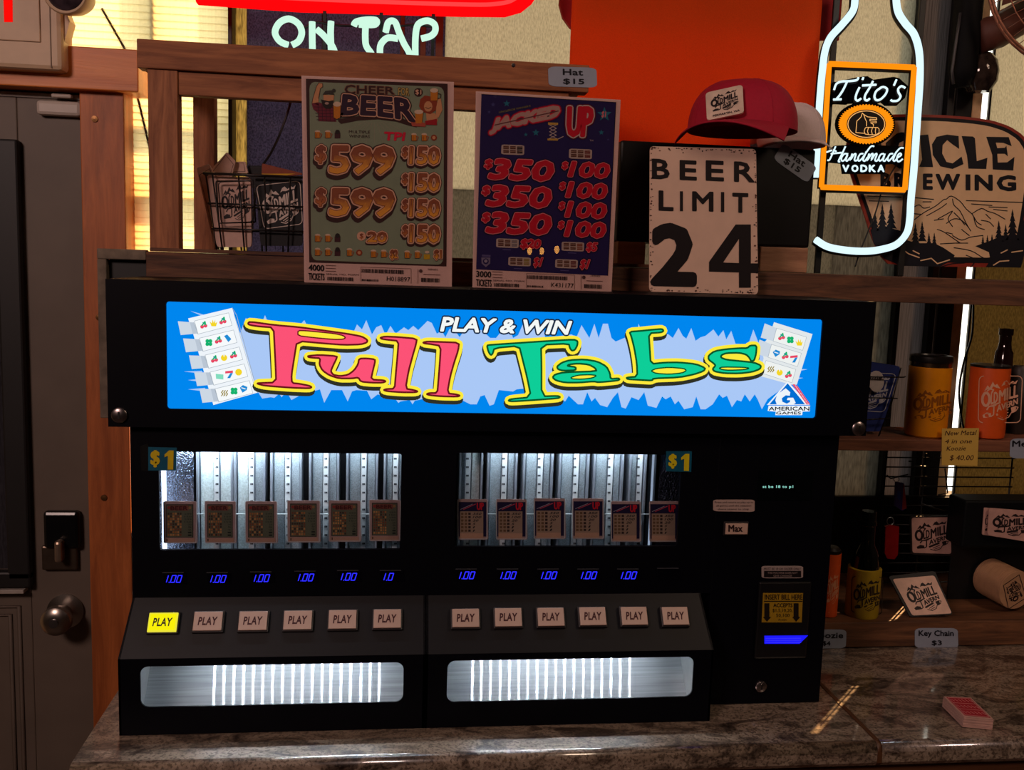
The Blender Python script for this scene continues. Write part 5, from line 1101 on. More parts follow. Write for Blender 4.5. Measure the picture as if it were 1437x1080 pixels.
# --- bottle-shaped vodka sign
YV = .425; PV = YP(YV)
M_bk = mat('backing_black', (3, 3, 4), .8, spec=.05)
vs_ = thing('bottle_sign', 'glowing bottle outline sign with an orange framed vodka label, right of the hats', 'neon sign', (.65, YV, ztop+.002))
v4 = lambda pts: crop(1080, 0, 2.5714, pts); v5 = lambda pts: crop(1140, 70, 4.912, pts)
WV = emit('neon_ice_white', (216, 242, 250), 1.15); OV = emit('neon_orange', (255, 142, 14), 1.1); LV = emit('neon_light_orange', (255, 186, 110), 1.0)
PVb = YP(YV+.012)
def vt(nm, pts, r, m, closed=False, k=6, sp=True, back=True, y=YV):
    s = spline(pts, k, closed) if sp else pts
    tube(nm, [tuple(YP(y)(a, b)) for a, b in s], r, m, vs_, 8, closed)
    if back: tube('channel', [tuple(YP(y)(a, b)+Vector((.0035, .011, -.002))) for a, b in s], r*1.35, M_dark, vs_, 8, closed)
vt('outline_tube', v4([(455, -60), (457, 0), (465, 45), (490, 85), (522, 125), (540, 190), (542, 290), (535, 400), (527, 520), (520, 620), (510, 720), (506, 790), (495, 840), (460, 880), (410, 898), (350, 906), (280, 903), (210, 890), (166, 864)]), .0068, WV)
vt('outline_tube', v4([(308, -60), (308, 0), (300, 40), (262, 88), (220, 135), (200, 185), (190, 260), (182, 350), (176, 450), (170, 560), (165, 640)]), .0068, WV)
R4 = v4([(215, 230), (522, 243), (488, 685), (187, 675)])
for i in range(4): vt('frame_tube', [R4[i], R4[(i+1) % 4]], .0052, OV, sp=False)
tl = [[(150, 275), (165, 235), (200, 218), (255, 215), (305, 208), (318, 190)], [(238, 222), (215, 270), (190, 310), (165, 340)], [(145, 342), (200, 340)],
      [(325, 258), (305, 300), (298, 335), (312, 350), (335, 335)], [(352, 190), (345, 205)], [(418, 215), (395, 260), (365, 310), (362, 340), (378, 348), (395, 335)], [(345, 245), (440, 240)],
      [(470, 262), (440, 285), (428, 320), (440, 345), (470, 340), (505, 305), (515, 270), (490, 255), (468, 262)], [(580, 205), (562, 245)],
      [(640, 262), (615, 250), (592, 268), (595, 295), (608, 320), (590, 348), (555, 352), (540, 345)]]
for l in tl: vt('letter_tube', v5(l), .0021, WV, k=4)
box('letter_backing', PVb(*v5([(135, 300)])[0]).x, PVb(*v5([(250, 300)])[0]).x, YV+.012, YV+.015, PVb(*v5([(190, 375)])[0]).z, PVb(*v5([(190, 222)])[0]).z, M_bk, vs_, .003)
plate('letter_backing', [v5([(140, 225), (300, 190), (380, 180), (420, 205), (560, 185), (600, 195), (660, 250), (640, 330), (580, 385), (500, 385), (470, 360), (300, 370), (140, 375)])], YP(YV+.015), .002, M_bk, vs_)
c = v5([(370, 512)])[0]; EX, EY = 37.0, 26.5
plate('seal_backing', [[(c[0]-1+(EX+5)*math.cos(i*math.pi/16), c[1]+(EY+5)*math.sin(i*math.pi/16)) for i in range(32)]], YP(YV+.004), .003, M_bk, vs_)
A = Art(YP(YV+.003)); A.disc(c, EX, OV, 1, 60, EY)
teeth = []
for i in range(112): a = i*2*math.pi/112; k = 1.0 if i % 2 else 1.07; teeth.append((c[0]+EX*k*math.cos(a), c[1]+EY*k*math.sin(a)))
A.poly(teeth, OV, 2); A.disc(c, 27.5, ink((22, 12, 10)), 3, 40, 20.5)
EL = [(c[0]+25.8*math.cos(i*math.pi/16), c[1]+18.6*math.sin(i*math.pi/16)) for i in range(32)]; A.stroke(EL, 1.1, LV, 4, True)
for l in ([(298, 570), (305, 490), (322, 475), (335, 460), (342, 435), (352, 445), (362, 475), (372, 495), (372, 525)], [(298, 570), (355, 575)], [(352, 445), (380, 462), (440, 468), (442, 480), (395, 478), (395, 490), (438, 492), (438, 503), (400, 502), (420, 515), (418, 528)],
          [(362, 540), (355, 560), (362, 580), (390, 585), (440, 585), (458, 570), (458, 545), (448, 535), (370, 534), (362, 540)], [(385, 536), (378, 560), (385, 584)], [(412, 536), (406, 560), (412, 585)], [(436, 536), (432, 560), (436, 585)]): A.stroke(v5(l), .9, LV, 4)
A.build('seal_print', vs_)
def mesh_text(s, q, m, w_, y, bold=.0, back=True):
    a = Art(YP(y)); a.text(s, q, m, 2, bold); a.build('letter_tubes', vs_)
# handmade in joined script strokes
hm = [[(160, 665), (145, 700), (120, 755), (105, 760)], [(228, 665), (205, 715), (180, 765), (190, 770)], [(98, 705), (140, 690), (165, 700)], [(128, 715), (200, 708)], [(238, 715), (218, 718), (200, 745), (205, 765), (225, 755), (245, 715), (232, 755), (240, 765), (262, 740)], [(275, 715), (262, 760), (285, 722), (300, 718), (290, 758), (305, 762), (318, 745)],
      [(350, 715), (330, 718), (315, 745), (320, 765), (345, 745), (400, 668), (425, 665)], [(372, 700), (350, 755), (362, 765), (380, 740)], [(392, 715), (378, 762), (405, 720), (418, 718), (405, 760), (432, 720), (445, 718), (432, 758), (445, 765), (460, 745)], [(492, 715), (472, 720), (458, 745), (464, 765), (485, 750), (500, 715), (488, 758), (500, 765), (515, 745)],
      [(555, 715), (535, 718), (520, 745), (525, 765), (548, 745), (600, 680), (628, 676)], [(580, 700), (558, 752), (566, 766), (582, 750)], [(588, 742), (612, 725), (606, 712), (590, 725), (582, 755), (596, 770), (622, 752)]]
for l in hm: vt('letter_tube', v5(l), .0016, WV, k=3, back=False)
for chh, x in zip('VODKA', (205, 268, 330, 388, 448)):
    a = Art(YP(YV)); a.text(chh, v5([(x, 790), (x+50, 791), (x+49, 843), (x-1, 842)]), WV, 1, .05); a.build('letter_tube', vs_)
plate('letter_backing', [v5([(100, 705), (150, 660), (240, 655), (420, 655), (640, 665), (630, 760), (560, 785), (505, 790), (500, 855), (205, 855), (195, 785), (100, 775)])], YP(YV+.006), .002, M_bk, vs_)
for px in (1161, 1280):
    xx = YP(YV+.03)(px, 150).x; box('mounting_bar', xx-.006, xx+.006, YV+.02, YV+.026, ztop+.001, .9, M_dark, vs_, .001)
tube('power_cord', [tuple(YP(.45)(x, y)) for x, y in spline([(1262, 225), (1240, 262), (1228, 300), (1208, 350), (1200, 374)], 6)], .0016, M_dark, vs_, 6)
# --- brewery sign
YW = .462; PY_ = YP(YW)
w5 = lambda pts: crop(1200, 160, 4.696, pts)
cxm = 1322.0
rt = w5([(560, 5), (760, 20), (900, 40), (1020, 80), (1110, 140), (1160, 220), (1175, 330), (1168, 430), (1150, 560), (1120, 760), (1090, 900), (1060, 1012)])
lf = w5([(230, 1000), (160, 930), (100, 790), (60, 660), (20, 545), (-20, 430), (-50, 330), (-60, 220), (-40, 120), (20, 50), (110, 10), (300, 0)])
outl = chaikin(rt+lf, 1)
cx_, cy_ = sum(p[0] for p in outl)/len(outl), sum(p[1] for p in outl)/len(outl)
ins = lambda k, kk_=None: [(cx_+(x-cx_)*k, cy_+(y-cy_)*(kk_ or k)) for x, y in outl]
ws = plate('tin_sign', [outl], PY_, .003, mat('sign_red_rim', (150, 48, 34), .4))
A = Art(PY_); A.poly(ins(.968, .955), ink((18, 16, 24)), 1); crm = mat('sign_tan_face', (240, 200, 158), .28, var=.04); A.poly(ins(.93, .895), crm, 2); nv2 = ink((18, 18, 30))
for pts in ([(605, 135), (680, 145), (684, 230), (640, 200), (605, 172), (575, 205), (572, 260), (600, 315), (640, 325), (700, 280), (712, 330), (640, 362), (560, 345), (510, 270), (505, 200), (535, 150)],
            [(700, 145), (775, 148), (788, 160), (800, 310), (870, 288), (862, 362), (745, 360), (735, 270)],
            [(862, 150), (1010, 152), (1030, 212), (975, 190), (925, 188), (935, 225), (985, 222), (995, 208), (1005, 280), (985, 262), (935, 262), (938, 320), (1000, 318), (1048, 282), (1040, 372), (905, 365), (902, 270)],
            [(425, 140), (480, 135), (490, 200), (512, 350), (420, 348), (440, 300)], [(270, 130), (300, 120), (400, 125), (395, 180), (340, 165), (290, 190), (270, 250), (290, 320), (390, 300), (395, 345), (290, 360), (205, 300), (200, 190)], [(100, 140), (165, 135), (185, 340), (110, 342), (128, 240)]):
    A.poly(w5(pts), nv2, 4)
for ch, a, b in (('B', 165, 235), ('R', 255, 330), ('E', 445, 510), ('W', 528, 690), ('I', 726, 758), ('N', 785, 905), ('G', 930, 1060)):
    y0 = 392+(a-445)*.02
    if ch == 'I': A.poly(w5([(726, y0), (758, y0), (758, y0+105), (726, y0+105)]), nv2, 4)
    else: A.text(ch, w5([(a, y0), (b, y0), (b, y0+108), (a, y0+106)]), nv2, 4, .05)
for l in ([(80, 540), (300, 548)], [(90, 572), (220, 575)], [(380, 550), (515, 562)], [(445, 578), (500, 578)], [(730, 570), (1100, 582)], [(765, 592), (900, 602)], [(880, 612), (1000, 616)], [(910, 628), (1000, 638)],
          [(390, 695), (450, 650), (530, 605), (580, 565), (600, 560), (632, 540), (690, 575), (730, 625), (770, 660), (800, 710), (830, 730)], [(380, 615), (420, 598), (450, 620), (490, 612)], [(375, 655), (430, 660)], [(770, 655), (830, 622), (870, 640), (920, 655), (985, 692)], [(830, 700), (880, 710), (910, 740)], [(545, 690), (600, 660), (640, 640), (610, 690), (640, 740)], [(600, 720), (650, 690), (700, 700), (740, 740)], [(640, 800), (700, 830), (760, 810), (840, 800)], [(540, 760), (580, 775), (640, 815), (690, 850)], [(470, 670), (560, 620), (600, 590)], [(640, 560), (650, 600), (690, 640), (730, 720), (760, 770)], [(650, 650), (690, 690), (720, 730)], [(700, 760), (750, 800)], [(560, 855), (650, 850), (740, 850)], [(650, 880), (760, 900), (830, 940), (870, 960)], [(570, 1005), (640, 985), (720, 980)], [(730, 930), (790, 960), (760, 1010)], [(520, 700), (580, 690)], [(600, 780), (640, 790)], [(780, 680), (800, 740), (850, 760)], [(860, 660), (890, 690)]):
    A.stroke(spline(w5(l), 3), 1.3, nv2, 4)
def fir(x, y, h, w_=.34):
    p = []
    for i in range(5): f = i/5; p += [(x+w_*h*(f*.9+.12)*.6, y+h*(f+.2)*.8), (x+w_*h*(f)*.35, y+h*(f+.2)*.8-.01)]
    pl = [(x, y)]
    for i in range(1, 6): f = i/5; pl += [(x+w_*h*f*.6, y+h*f*.9), (x+w_*h*f*.3, y+h*f*.9-h*.02)]
    A.poly(w5(pl+[(2*x-a, b) for a, b in pl[:0:-1]]), nv2, 4)
for x, y, h in ((235, 585, 190), (178, 590, 200), (130, 640, 150), (440, 705, 150), (395, 715, 160), (485, 780, 100), (520, 780, 110), (1035, 625, 230), (1100, 645, 220), (945, 700, 160), (990, 725, 130), (840, 800, 70), (870, 795, 80), (900, 790, 90)): fir(x, y, h)
A.poly(w5([(100, 760), (200, 740), (300, 770), (340, 830), (400, 850), (520, 850), (580, 880), (655, 930), (640, 960), (560, 1005), (300, 1000), (190, 950), (120, 850)]), nv2, 3.5)
A.poly(w5([(790, 870), (900, 830), (960, 800), (1150, 790), (1105, 960), (1090, 1012), (860, 1008), (890, 960), (880, 910)]), nv2, 3.5)
for l in ([(430, 965), (500, 950), (540, 985), (620, 960)], [(310, 890), (350, 920), (420, 945)], [(380, 900), (420, 920)], [(910, 995), (950, 970), (1010, 965)], [(960, 915), (1000, 895)], [(1030, 910), (1100, 900)]): A.stroke(w5(l), 1.6, crm, 5)
pr = A.build('sign_print'); single(ws, 'tan tin brewery sign with mountain and river drawing, on the top shelf', 'sign'); pr.data.transform(Matrix.Translation(-ws.location)); pr.parent = ws
for x, y in ((1063, 122),): 
    p = PY_(*w5([(x, y)])[0]); lathe('screw', [(0, 0), (.003, 0), (.002, .002), (0, .002)], p-ws.location+Vector((0, -.003, 0)), mat('steel', (150, 150, 155), .3, 1), ws, 10, RY)
# --- exit sign with emergency lamps
YE = .40; PE = YP(YE)
ex = thing('exit_sign', 'beige plastic exit sign with round emergency lamp, mounted over the door header', 'exit sign', (-.75, YE, .30))
M_be = mat('beige_plastic', (206, 176, 146), .5, var=.03)
exx = PE(87, 60).x; box('housing', -.98, exx, YE, YE+.06, PE(60, 98).z, PE(60, -90).z, M_be, ex, .008)
box('face_plate', -.97, PE(57, 40).x, YE-.003, YE, PE(30, 58).z, PE(30, -80).z, M_be, ex, .0015)
box('side_groove', PE(71, 50).x-.0008, PE(71, 50).x+.0008, YE-.001, YE+.0005, PE(70, 95).z, PE(70, -80).z, mat('groove_brown', (120, 96, 76), .6), ex, 0)
a = Art(YP(YE-.003)); red_e = emit('exit_red', (255, 12, 6), 1.0)
a.poly([(3, -60), (17, -60), (18, 31), (6, 31)], red_e, 1); a.poly([(-18, -60), (38, -60), (38, -45), (-18, -45)], red_e, 1); a.build('exit_lettering', ex)
lc = PE(107, -4); Rl = Matrix.Rotation(math.radians(90), 4, 'X') @ Matrix.Rotation(math.radians(-8), 4, 'Y')
hd = lathe('lamp_head', [(0, -.03), (.022, -.03), (.03, -.012), (.036, .012), (.038, .03), (.036, .033), (.033, .031), (.0, .029)], (lc.x, YE-.01, lc.z), M_be, ex, 36, Rl)
lathe('lamp_lens', [(0, .0), (.032, .0), (.028, .004), (.012, .007), (0, .0075)], Vector((lc.x, YE-.01, lc.z))+Rl @ Vector((0, 0, .031)), mat('lens_dark_glass', (70, 58, 66), .08, .3, .5, 60), hd, 36, Rl)
plate('lamp_bracket', [[(68, -30), (92, -30), (90, 10), (98, 30), (90, 60), (71, 52)]], YP(YE+.012), .03, M_be, ex)
rd = tube('thin_rod', [tuple(YP(.508)(143, 12)), tuple(YP(.508)(176, 70)), tuple(YP(.508)(193, 135)), tuple(YP(.508)(212, 215))], .0022, mat('rod_grey', (60, 56, 50), .5), None, 8)
single(rd, 'thin grey rod crossing the bright blinds beside the door header', 'rod')
# --- wire basket of can sleeves, left on the top shelf
W_b = mat('wire_black', (16, 13, 14), .4)
YK = .30
bk = thing('wire_basket', 'black wire basket full of folded can sleeves, left on the top shelf', 'basket', (YP(YK)(345, 340).x, YK+.03, ztop+.0008))
def bpt(px, py, y): return tuple(YP(y)(px, py))
b6 = lambda p: crop(260, 190, 5.683, p)
FR, BKY = YK-.012, YK+.085
def wires(ls, r=.0014):
    for l in ls: tube('wire', l, r, W_b, bk, 6)
zb = ztop+.003
Fr_ = YP(FR); Bk_ = YP(BKY)
tl_, tr2 = Fr_(*b6([(145, 300)])[0]), Fr_(*b6([(1010, 345)])[0]); bl_, br_ = Fr_(*b6([(235, 905)])[0]), Fr_(*b6([(960, 900)])[0])
zt_b = tl_.z; bxs = [tl_.x, tr2.x, bl_.x, br_.x]
def ring(k):   # k 0 top, 1 bottom
    z = zt_b+(zb-zt_b)*k; x0 = bxs[0]+(bxs[2]-bxs[0])*k; x1 = bxs[1]+(bxs[3]-bxs[1])*k; y0 = FR+.006*k; y1 = BKY-.01*k
    return [(x0, y0, z), (x1, y0, z), (x1, y1, z), (x0, y1, z)]
for k in (0, .38, .7, 1): tube('wire', ring(k), .0016 if k else .0022, W_b, bk, 6, True)
T0, T1 = ring(0), ring(1)
for i in range(4):
    for t in (.08, .32, .56, .8): 
        a_, b_ = Vector(T0[i]).lerp(Vector(T0[(i+1) % 4]), t), Vector(T1[i]).lerp(Vector(T1[(i+1) % 4]), t); tube('wire', [tuple(a_), tuple(b_)], .0014, W_b, bk, 6)
tube('wire', [bpt(*b6([(x, y)])[0], FR-.002) for x, y in ((250, 365), (245, 380), (270, 700), (560, 690))], .0014, W_b, bk, 6)
tube('wire', [bpt(*b6([(x, y)])[0], FR-.002) for x, y in ((250, 365), (540, 360), (560, 690))], .0014, W_b, bk, 6)
m_slv = mat('sleeve_cream', (206, 170, 156), .8, var=.06, scale=120); m_slk = mat('sleeve_black', (16, 15, 20), .7); m_li = ink((214, 196, 186)); m_dk = ink((34, 24, 26))
def sleeve(q, y, th, m, label, logo=None, lq=None, tilt=(0, -1, 0), group=None, name='can_sleeve', border=True, town=None, rim=None):
    pl = Plane((0, y, 0), tilt); 
    # keep the pixel outline on a plane through depth y at its own centre
    cx_, cy_ = sum(p[0] for p in q)/4, sum(p[1] for p in q)/4; pl = Plane(YP(y)(cx_, cy_), tilt)
    o = plate(name, [rquad(q, .07, 3)], pl, th, m)
    ch = []
    if logo:
        a = Art(pl); tavern_logo(a, lq or q, logo, border, 1.0, 1, town=town); ch.append(a.build('sleeve_print'))
    single(o, label, 'can sleeve', group)
    for c_ in ch: c_.data.transform(Matrix.Translation(-o.location)); c_.parent = o
    return o
sleeve(b6([(178, 330), (520, 330), (530, 890), (250, 890)]), YK, .008, m_slv, 'cream can sleeve facing forward in the wire basket, dark tavern print', m_dk, b6([(262, 372), (530, 362), (535, 690), (285, 700)]), group='can sleeves in the wire basket')
sleeve(b6([(555, 330), (930, 330), (935, 880), (600, 880)]), YK+.004, .008, m_slk, 'black can sleeve in the right half of the wire basket, pale tavern print', m_li, b6([(565, 400), (915, 362), (935, 705), (630, 745)]), group='can sleeves in the wire basket')
for i, (q, m_, lb) in enumerate((([(90, 260), (190, 225), (330, 560), (230, 880)], m_slv, 'cream can sleeve leaning out of the basket, leftmost of them'), ([(120, 330), (215, 300), (330, 700), (250, 880)], m_slv, 'cream can sleeve edge just behind the leftmost one in the basket'),
                     ([(190, 290), (330, 132), (400, 205), (330, 480)], m_slv, 'cream can sleeve poking highest out of the wire basket'), ([(300, 300), (330, 212), (478, 208), (500, 300)], m_slv, 'cream can sleeve folded flat at the top middle of the basket'),
                     ([(500, 240), (620, 240), (640, 420), (510, 420)], m_slk, 'black can sleeve standing behind, between the cream and black fronts'))):
    o = sleeve(b6(q), YK+.024+i*.012, .007, m_, lb, group='can sleeves in the wire basket')
    p_ = Art(Plane(YP(YK+.024+i*.012)(*[sum(c[k] for c in b6(q))/4 for k in (0, 1)]), (0, -1, 0))); p_.stroke([bil(b6(q), u, v) for u, v in ((.1, .1), (.9, .1), (.88, .9), (.14, .9))], .8, ink((120, 90, 82)) if m_ is m_slv else ink((50, 48, 52)), 1, True); c_ = p_.build('seam'); c_.data.transform(Matrix.Translation(-o.location)); c_.parent = o
pn = plate('pennant', [b6([(612, 222), (930, 300), (930, 312), (760, 330), (608, 338)])], YP(YK+.05), .006, mat('pennant_rust', (130, 58, 34), .7)); a = Art(YP(YK+.05)); a.poly(b6([(610, 305), (880, 304), (760, 328), (609, 336)]), ink((200, 150, 20)), 1); c_ = a.build('yellow_stripe')
single(pn, 'rust and yellow folded piece sticking up behind the black sleeve', 'can sleeve', None); c_.data.transform(Matrix.Translation(-pn.location)); c_.parent = pn
for l, y in (([(412, 130), (406, 150), (392, 190), (380, 215), (368, 235)], .44), ([(420, 140), (412, 158), (396, 186), (374, 228)], .45)):
    pass
cb_ = tube('cable', [tuple(YP(.505)(x, y)) for x, y in spline([(412, 120), (406, 150), (392, 190), (380, 215), (362, 250), (352, 340)], 5)], .0022, mat('cable_grey', (70, 66, 68), .5)); single(cb_, 'grey cable hanging down behind the wire basket', 'cable')
cb_ = tube('cable', [tuple(YP(.505)(x, y)) for x, y in spline([(1366, 425), (1364, 470), (1352, 510), (1346, 550), (1350, 590), (1356, 612)], 5)], .0022, W_b); single(cb_, 'black cable hanging in the bright slit behind the yellow tumbler', 'cable')
# --- black wall lamp and fan at the upper right
wl = thing('wall_lamp', 'tall black rounded lantern hanging in front of the right panes, upper right', 'lamp', (X(1358), .47, wz(1358, 125)))
bm = bmesh.new(); PLm = YP(.465)
tube('back_body', [tuple(PLm(x, y)) for x, y in ((1363, -60), (1360, 0), (1354, 60), (1350, 100), (1350, 122))], [.026, .027, .027, .026, .014], mat('lantern_black', (8, 7, 10), .7, spec=.2), wl, 20)
tube('side_edge', [tuple(YP(.45)(x, y)) for x, y in ((1348, 18), (1343, 50), (1336, 100), (1338, 118))], .003, mat('edge_grey', (58, 54, 58), .4), wl, 8)
gl = PLm(1381, 103); lathe('glass_globe', [(0, -.036), (.02, -.033), (.032, -.014), (.034, .006), (.030, .026), (.018, .04), (0, .044)], (gl.x, .478, gl.z), mat('smoked_glass', (60, 48, 42), .06, .2, .6, 70, .3), wl, 24)
tube('arm', [tuple(YP(.46)(x, y)) for x, y in ((1372, 52), (1400, 44), (1440, 20))], .032, mat('brown_arm', (96, 50, 38), .6), wl, 12)
YF2 = .34; fc = YP(YF2)(1534, -40)
fn = thing('fan', 'brown wire-caged fan at the upper right corner', 'fan', (fc.x, YF2, fc.z))
M_cg = mat('cage_bronze', (150, 96, 76), .35, .6)
Rf = Matrix.Translation(fc) @ Matrix.Rotation(math.radians(-20), 4, 'Z') @ Matrix.Rotation(math.radians(90), 4, 'X')
RFn = .175
def fp(r, a, z): return Rf @ Vector((r*math.cos(a), r*math.sin(a), z))
for r, z in ((RFn, 0), (RFn*.99, .012), (RFn*.86, .034), (RFn*.68, .045), (RFn*.5, .05), (RFn*.3, .052)): tube('cage_ring', [tuple(fp(r, i*math.pi/24, z)) for i in range(48)], .0028 if r > RFn*.95 else .0012, M_cg, fn, 6, True)
for k in range(60):
    a = k*2*math.pi/60; tube('cage_wire', [tuple(fp(r, a+.10*(1-r/RFn), z)) for r, z in ((RFn, 0), (RFn*.95, .022), (RFn*.86, .034), (RFn*.68, .045), (RFn*.45, .05), (.02, .052))], .0009, M_cg, fn, 4)
lathe('hub', [(0, -.02), (.02, -.02), (.02, .05), (0, .055)], (0, 0, 0), mat('brown_arm'), fn, 16, Rf)
for k in range(4):
    a = k*math.pi/2; V = [fp(.02, a-.2, 0), fp(RFn*.85, a-.3, .012), fp(RFn*.88, a+.35, -.012), fp(.02, a+.5, -.006)]; V += [v+Vector((0, .001, 0)) for v in V]
    mesh('blade', V, [(0, 1, 2, 3), (7, 6, 5, 4), (0, 4, 5, 1), (1, 5, 6, 2), (2, 6, 7, 3), (3, 7, 4, 0)], mat('brown_arm'), fn)
tube('mount_pole', [tuple(fc+Vector((.0, .03, 0))), tuple(fc+Vector((.02, .15, .06))), tuple(fc+Vector((.03, .172, .10)))], .012, mat('brown_arm'), fn, 10)
# --- middle shelf, right
def can(name, label, cat, cxp, y, r, prof, m, ytop=None, z0=None):
    t = thing(name, label, cat, (YP(y)(cxp, 600).x, y, z0)); return t
def cyl_logo(t, cx, y, r, q, c, border, nm='print', **k):
    a = Art(Cyl((YP(y)(cx[0], cx[1]).x, y, 0), r)); tavern_logo(a, q, c, border, **k); return a.build(nm, t)
yy = .266; px_ = YP(yy)(1302, 560).x; zT = YP(yy-.03)(1302, 500).z; hh = zT-mz
t = thing('can_cooler', 'golden yellow metal can cooler with black lid on the middle shelf', 'can cooler', (px_, yy, mz+.0005)); r_ = .0365
lathe('body', [(0, 0), (r_-.004, 0), (r_-.001, .003), (r_, .02), (r_, hh*.855), (r_-.002, hh*.86), (0, hh*.86)], (px_, yy, mz+.0005), mat('cooler_gold', (240, 150, 10), .38, .1, .04, 80), t, 40)
lathe('steel_band', [(0, hh*.86), (r_-.0015, hh*.86), (r_-.0015, hh*.915), (0, hh*.915)], (px_, yy, mz+.0005), mat('band_steel', (150, 120, 90), .25, 1), t, 36)
lathe('lid', [(0, hh*.915), (r_, hh*.915), (r_+.0005, hh*.93), (r_, hh*.985), (r_-.003, hh), (r_-.01, hh*1.0), (r_-.011, hh*.985), (0, hh*.985)], (px_, yy, mz+.0005), mat('lid_black', (18, 14, 13), .35), t, 36)
c4_ = lambda p: crop(1180, 400, 3.374, p)
cyl_logo(t, (1302, 560), yy, r_, c4_([(335, 470), (545, 480), (535, 660), (325, 650)]), ink((150, 82, 8)), False)
yb2_ = .262; pxo = YP(yb2_)(1386, 560).x; r2 = .0335; h2_ = YP(yb2_)(1386, 514).z-mz
t = thing('can_cooler', 'orange can cooler with pale framed tavern print on the middle shelf', 'can cooler', (pxo, yb2_, mz+.0005))
lathe('body', [(0, 0), (r2-.004, 0), (r2-.001, .002), (r2, .01), (r2, h2_-.002), (r2-.002, h2_), (r2-.006, h2_), (r2-.007, h2_-.02), (0, h2_-.02)], (pxo, yb2_, mz+.0005), mat('cooler_orange', (222, 84, 20), .5, 0, .05, 80), t, 40)
lathe('black_rim', [(r2-.008, h2_-.001), (r2+.0003, h2_-.001), (r2+.0003, h2_+.003), (r2-.008, h2_+.003)], (pxo, yb2_, mz+.0005), mat('lid_black'), t, 36)
cyl_logo(t, (1386, 560), yb2_, r2, c4_([(655, 430), (860, 430), (850, 650), (650, 650)]), ink((224, 170, 140)), True)
M_bg = mat('bottle_brown_glass', (30, 12, 10), .08, 0, .1, 20, coat=.6)
yb3 = .312; pxb = YP(yb3)(1403, 560).x; zt3 = YP(yb3)(1403, 461).z-mz; rb = .0165*1.0
t = thing('bottle', 'dark brown bottle rising behind the orange can cooler', 'bottle', (pxb, yb3, mz+.0005))
lathe('glass', [(0, 0), (rb, 0), (rb, .12), (.0155, .15), (.0125, zt3*.8), (.0105, zt3*.86), (.0105, zt3*.93), (.0125, zt3*.94), (.0125, zt3), (.009, zt3), (.0, zt3-.004)], (pxb, yb3, mz+.0005), M_bg, t, 28)
yb4 = .34; px4 = YP(yb4)(1406, 560).x
if True:
    t = thing('can_cooler', 'dark can cooler half hidden behind the orange one at right', 'can cooler', (YP(.318)(1422, 560).x+.004, .318, mz+.0005)); cxx = YP(.318)(1422, 560).x+.004
    hd_ = YP(.318)(1418, 512).z-mz; lathe('body', [(0, 0), (.017, 0), (.018, .002), (.018, hd_*.72), (.017, hd_*.73), (.016, hd_*.95), (.012, hd_), (0, hd_)], (cxx-.004, .318-.012, mz+.0005), mat('cooler_dark', (44, 34, 30), .5), t, 24)
    a = Art(Cyl((cxx-.004, .306, 0), .018)); a.poly(rq(1415, 528, 1420, 534), ink((150, 130, 116)), 1)
    for i in range(7): a.poly(rq(1414, 540+i*5, 1421, 542.5+i*5), ink((120, 100, 90)), 1)
    a.build('print', t)
# blue sleeves in a slanted wire holder
q = c4_([(90, 355), (285, 385), (190, 692), (60, 692)])
sleeve(q, .27, .02, mat('sleeve_blue', (20, 42, 120), .7), 'blue can sleeve in a wire holder beside the machine sign box', ink((190, 190, 205)), c4_([(60, 410), (262, 420), (205, 600), (40, 590)]))
o = plate('price_label', [[(c4_([(168, 455)])[0][0]+11*math.cos(i*math.pi/10), c4_([(168, 455)])[0][1]+15*math.sin(i*math.pi/10)) for i in range(20)]], YP(.262), .0006, mat('label_white', (206, 196, 196), .5)); a = Art(YP(.262)); a.text('Koozie', c4_([(95, 426), (194, 428), (194, 446), (95, 444)]), m_dk, 1, .03); c_ = a.build('label_lettering'); single(o, 'white rounded price label on the blue can sleeve', 'label'); c_.data.transform(Matrix.Translation(-o.location)); c_.parent = o
wh = thing('wire_holder', 'black wire holder around the blue sleeves on the middle shelf', 'holder', (YP(.26)(1228, 560).x, .28, mz+.0012))
for l in ([(60, 432), (300, 436)], [(60, 530), (268, 536)], [(60, 640), (232, 630)], [(285, 390), (240, 560), (175, 722)], [(130, 724), (175, 722), (188, 700)], [(296, 436), (306, 432)]): tube('wire', [tuple(YP(.256)(*p)) for p in c4_(l)], .0012, W_b, wh, 6)
# notes and labels on shelf fronts
qn = [(1322, 601), (1374, 600.5), (1371.5, 653.5), (1321.5, 652.5)]
o = plate('sticky_note', [qn], YP(SF-.0012), .0008, mat('note_yellow', (206, 168, 76), .7, var=.03)); a = Art(YP(SF-.0012), lambda u, v: bil(qn, u, v))
for s_, r in (('New Metal', (.08, .06, .92, .19)), ('4 in one', (.08, .29, .82, .41)), ('Koozie', (.13, .48, .66, .60)), ('$ 40.00', (.22, .72, .88, .88))): a.text(s_, [(r[0]+.02, r[1]), (r[2]+.02, r[1]-.01), (r[2]-.01, r[3]-.01), (r[0]-.01, r[3])], ink((60, 24, 24)), 1, .012)
c_ = a.build('handwriting'); single(o, 'yellow handwritten note hanging on the edge of the middle shelf', 'note'); c_.data.transform(Matrix.Translation(-o.location)); c_.parent = o
price_label([('Metal', (.04, .1, .62, .42), .03)], [(1418, 615), (1480, 615), (1480, 643), (1417, 643)], 'grey price label on the middle shelf edge, cut by the right side', SF-.0012)
price_label([('Key Chain', (.08, .1, .9, .48), .03), ('$3', (.38, .6, .62, .88), .03)], [(1284, 881), (1344, 881), (1345, 909.5), (1284, 909)], 'grey key chain price label on the bottom shelf edge', SF-.0012)
price_label([('Koozie', (.12, .14, .92, .46), .03), ('$4', (.4, .6, .6, .88), .03)], [(1133, 883), (1188, 883), (1187, 909.5), (1132, 909.5)], 'grey price label on the bottom shelf edge, half behind the machine', SF-.0012)
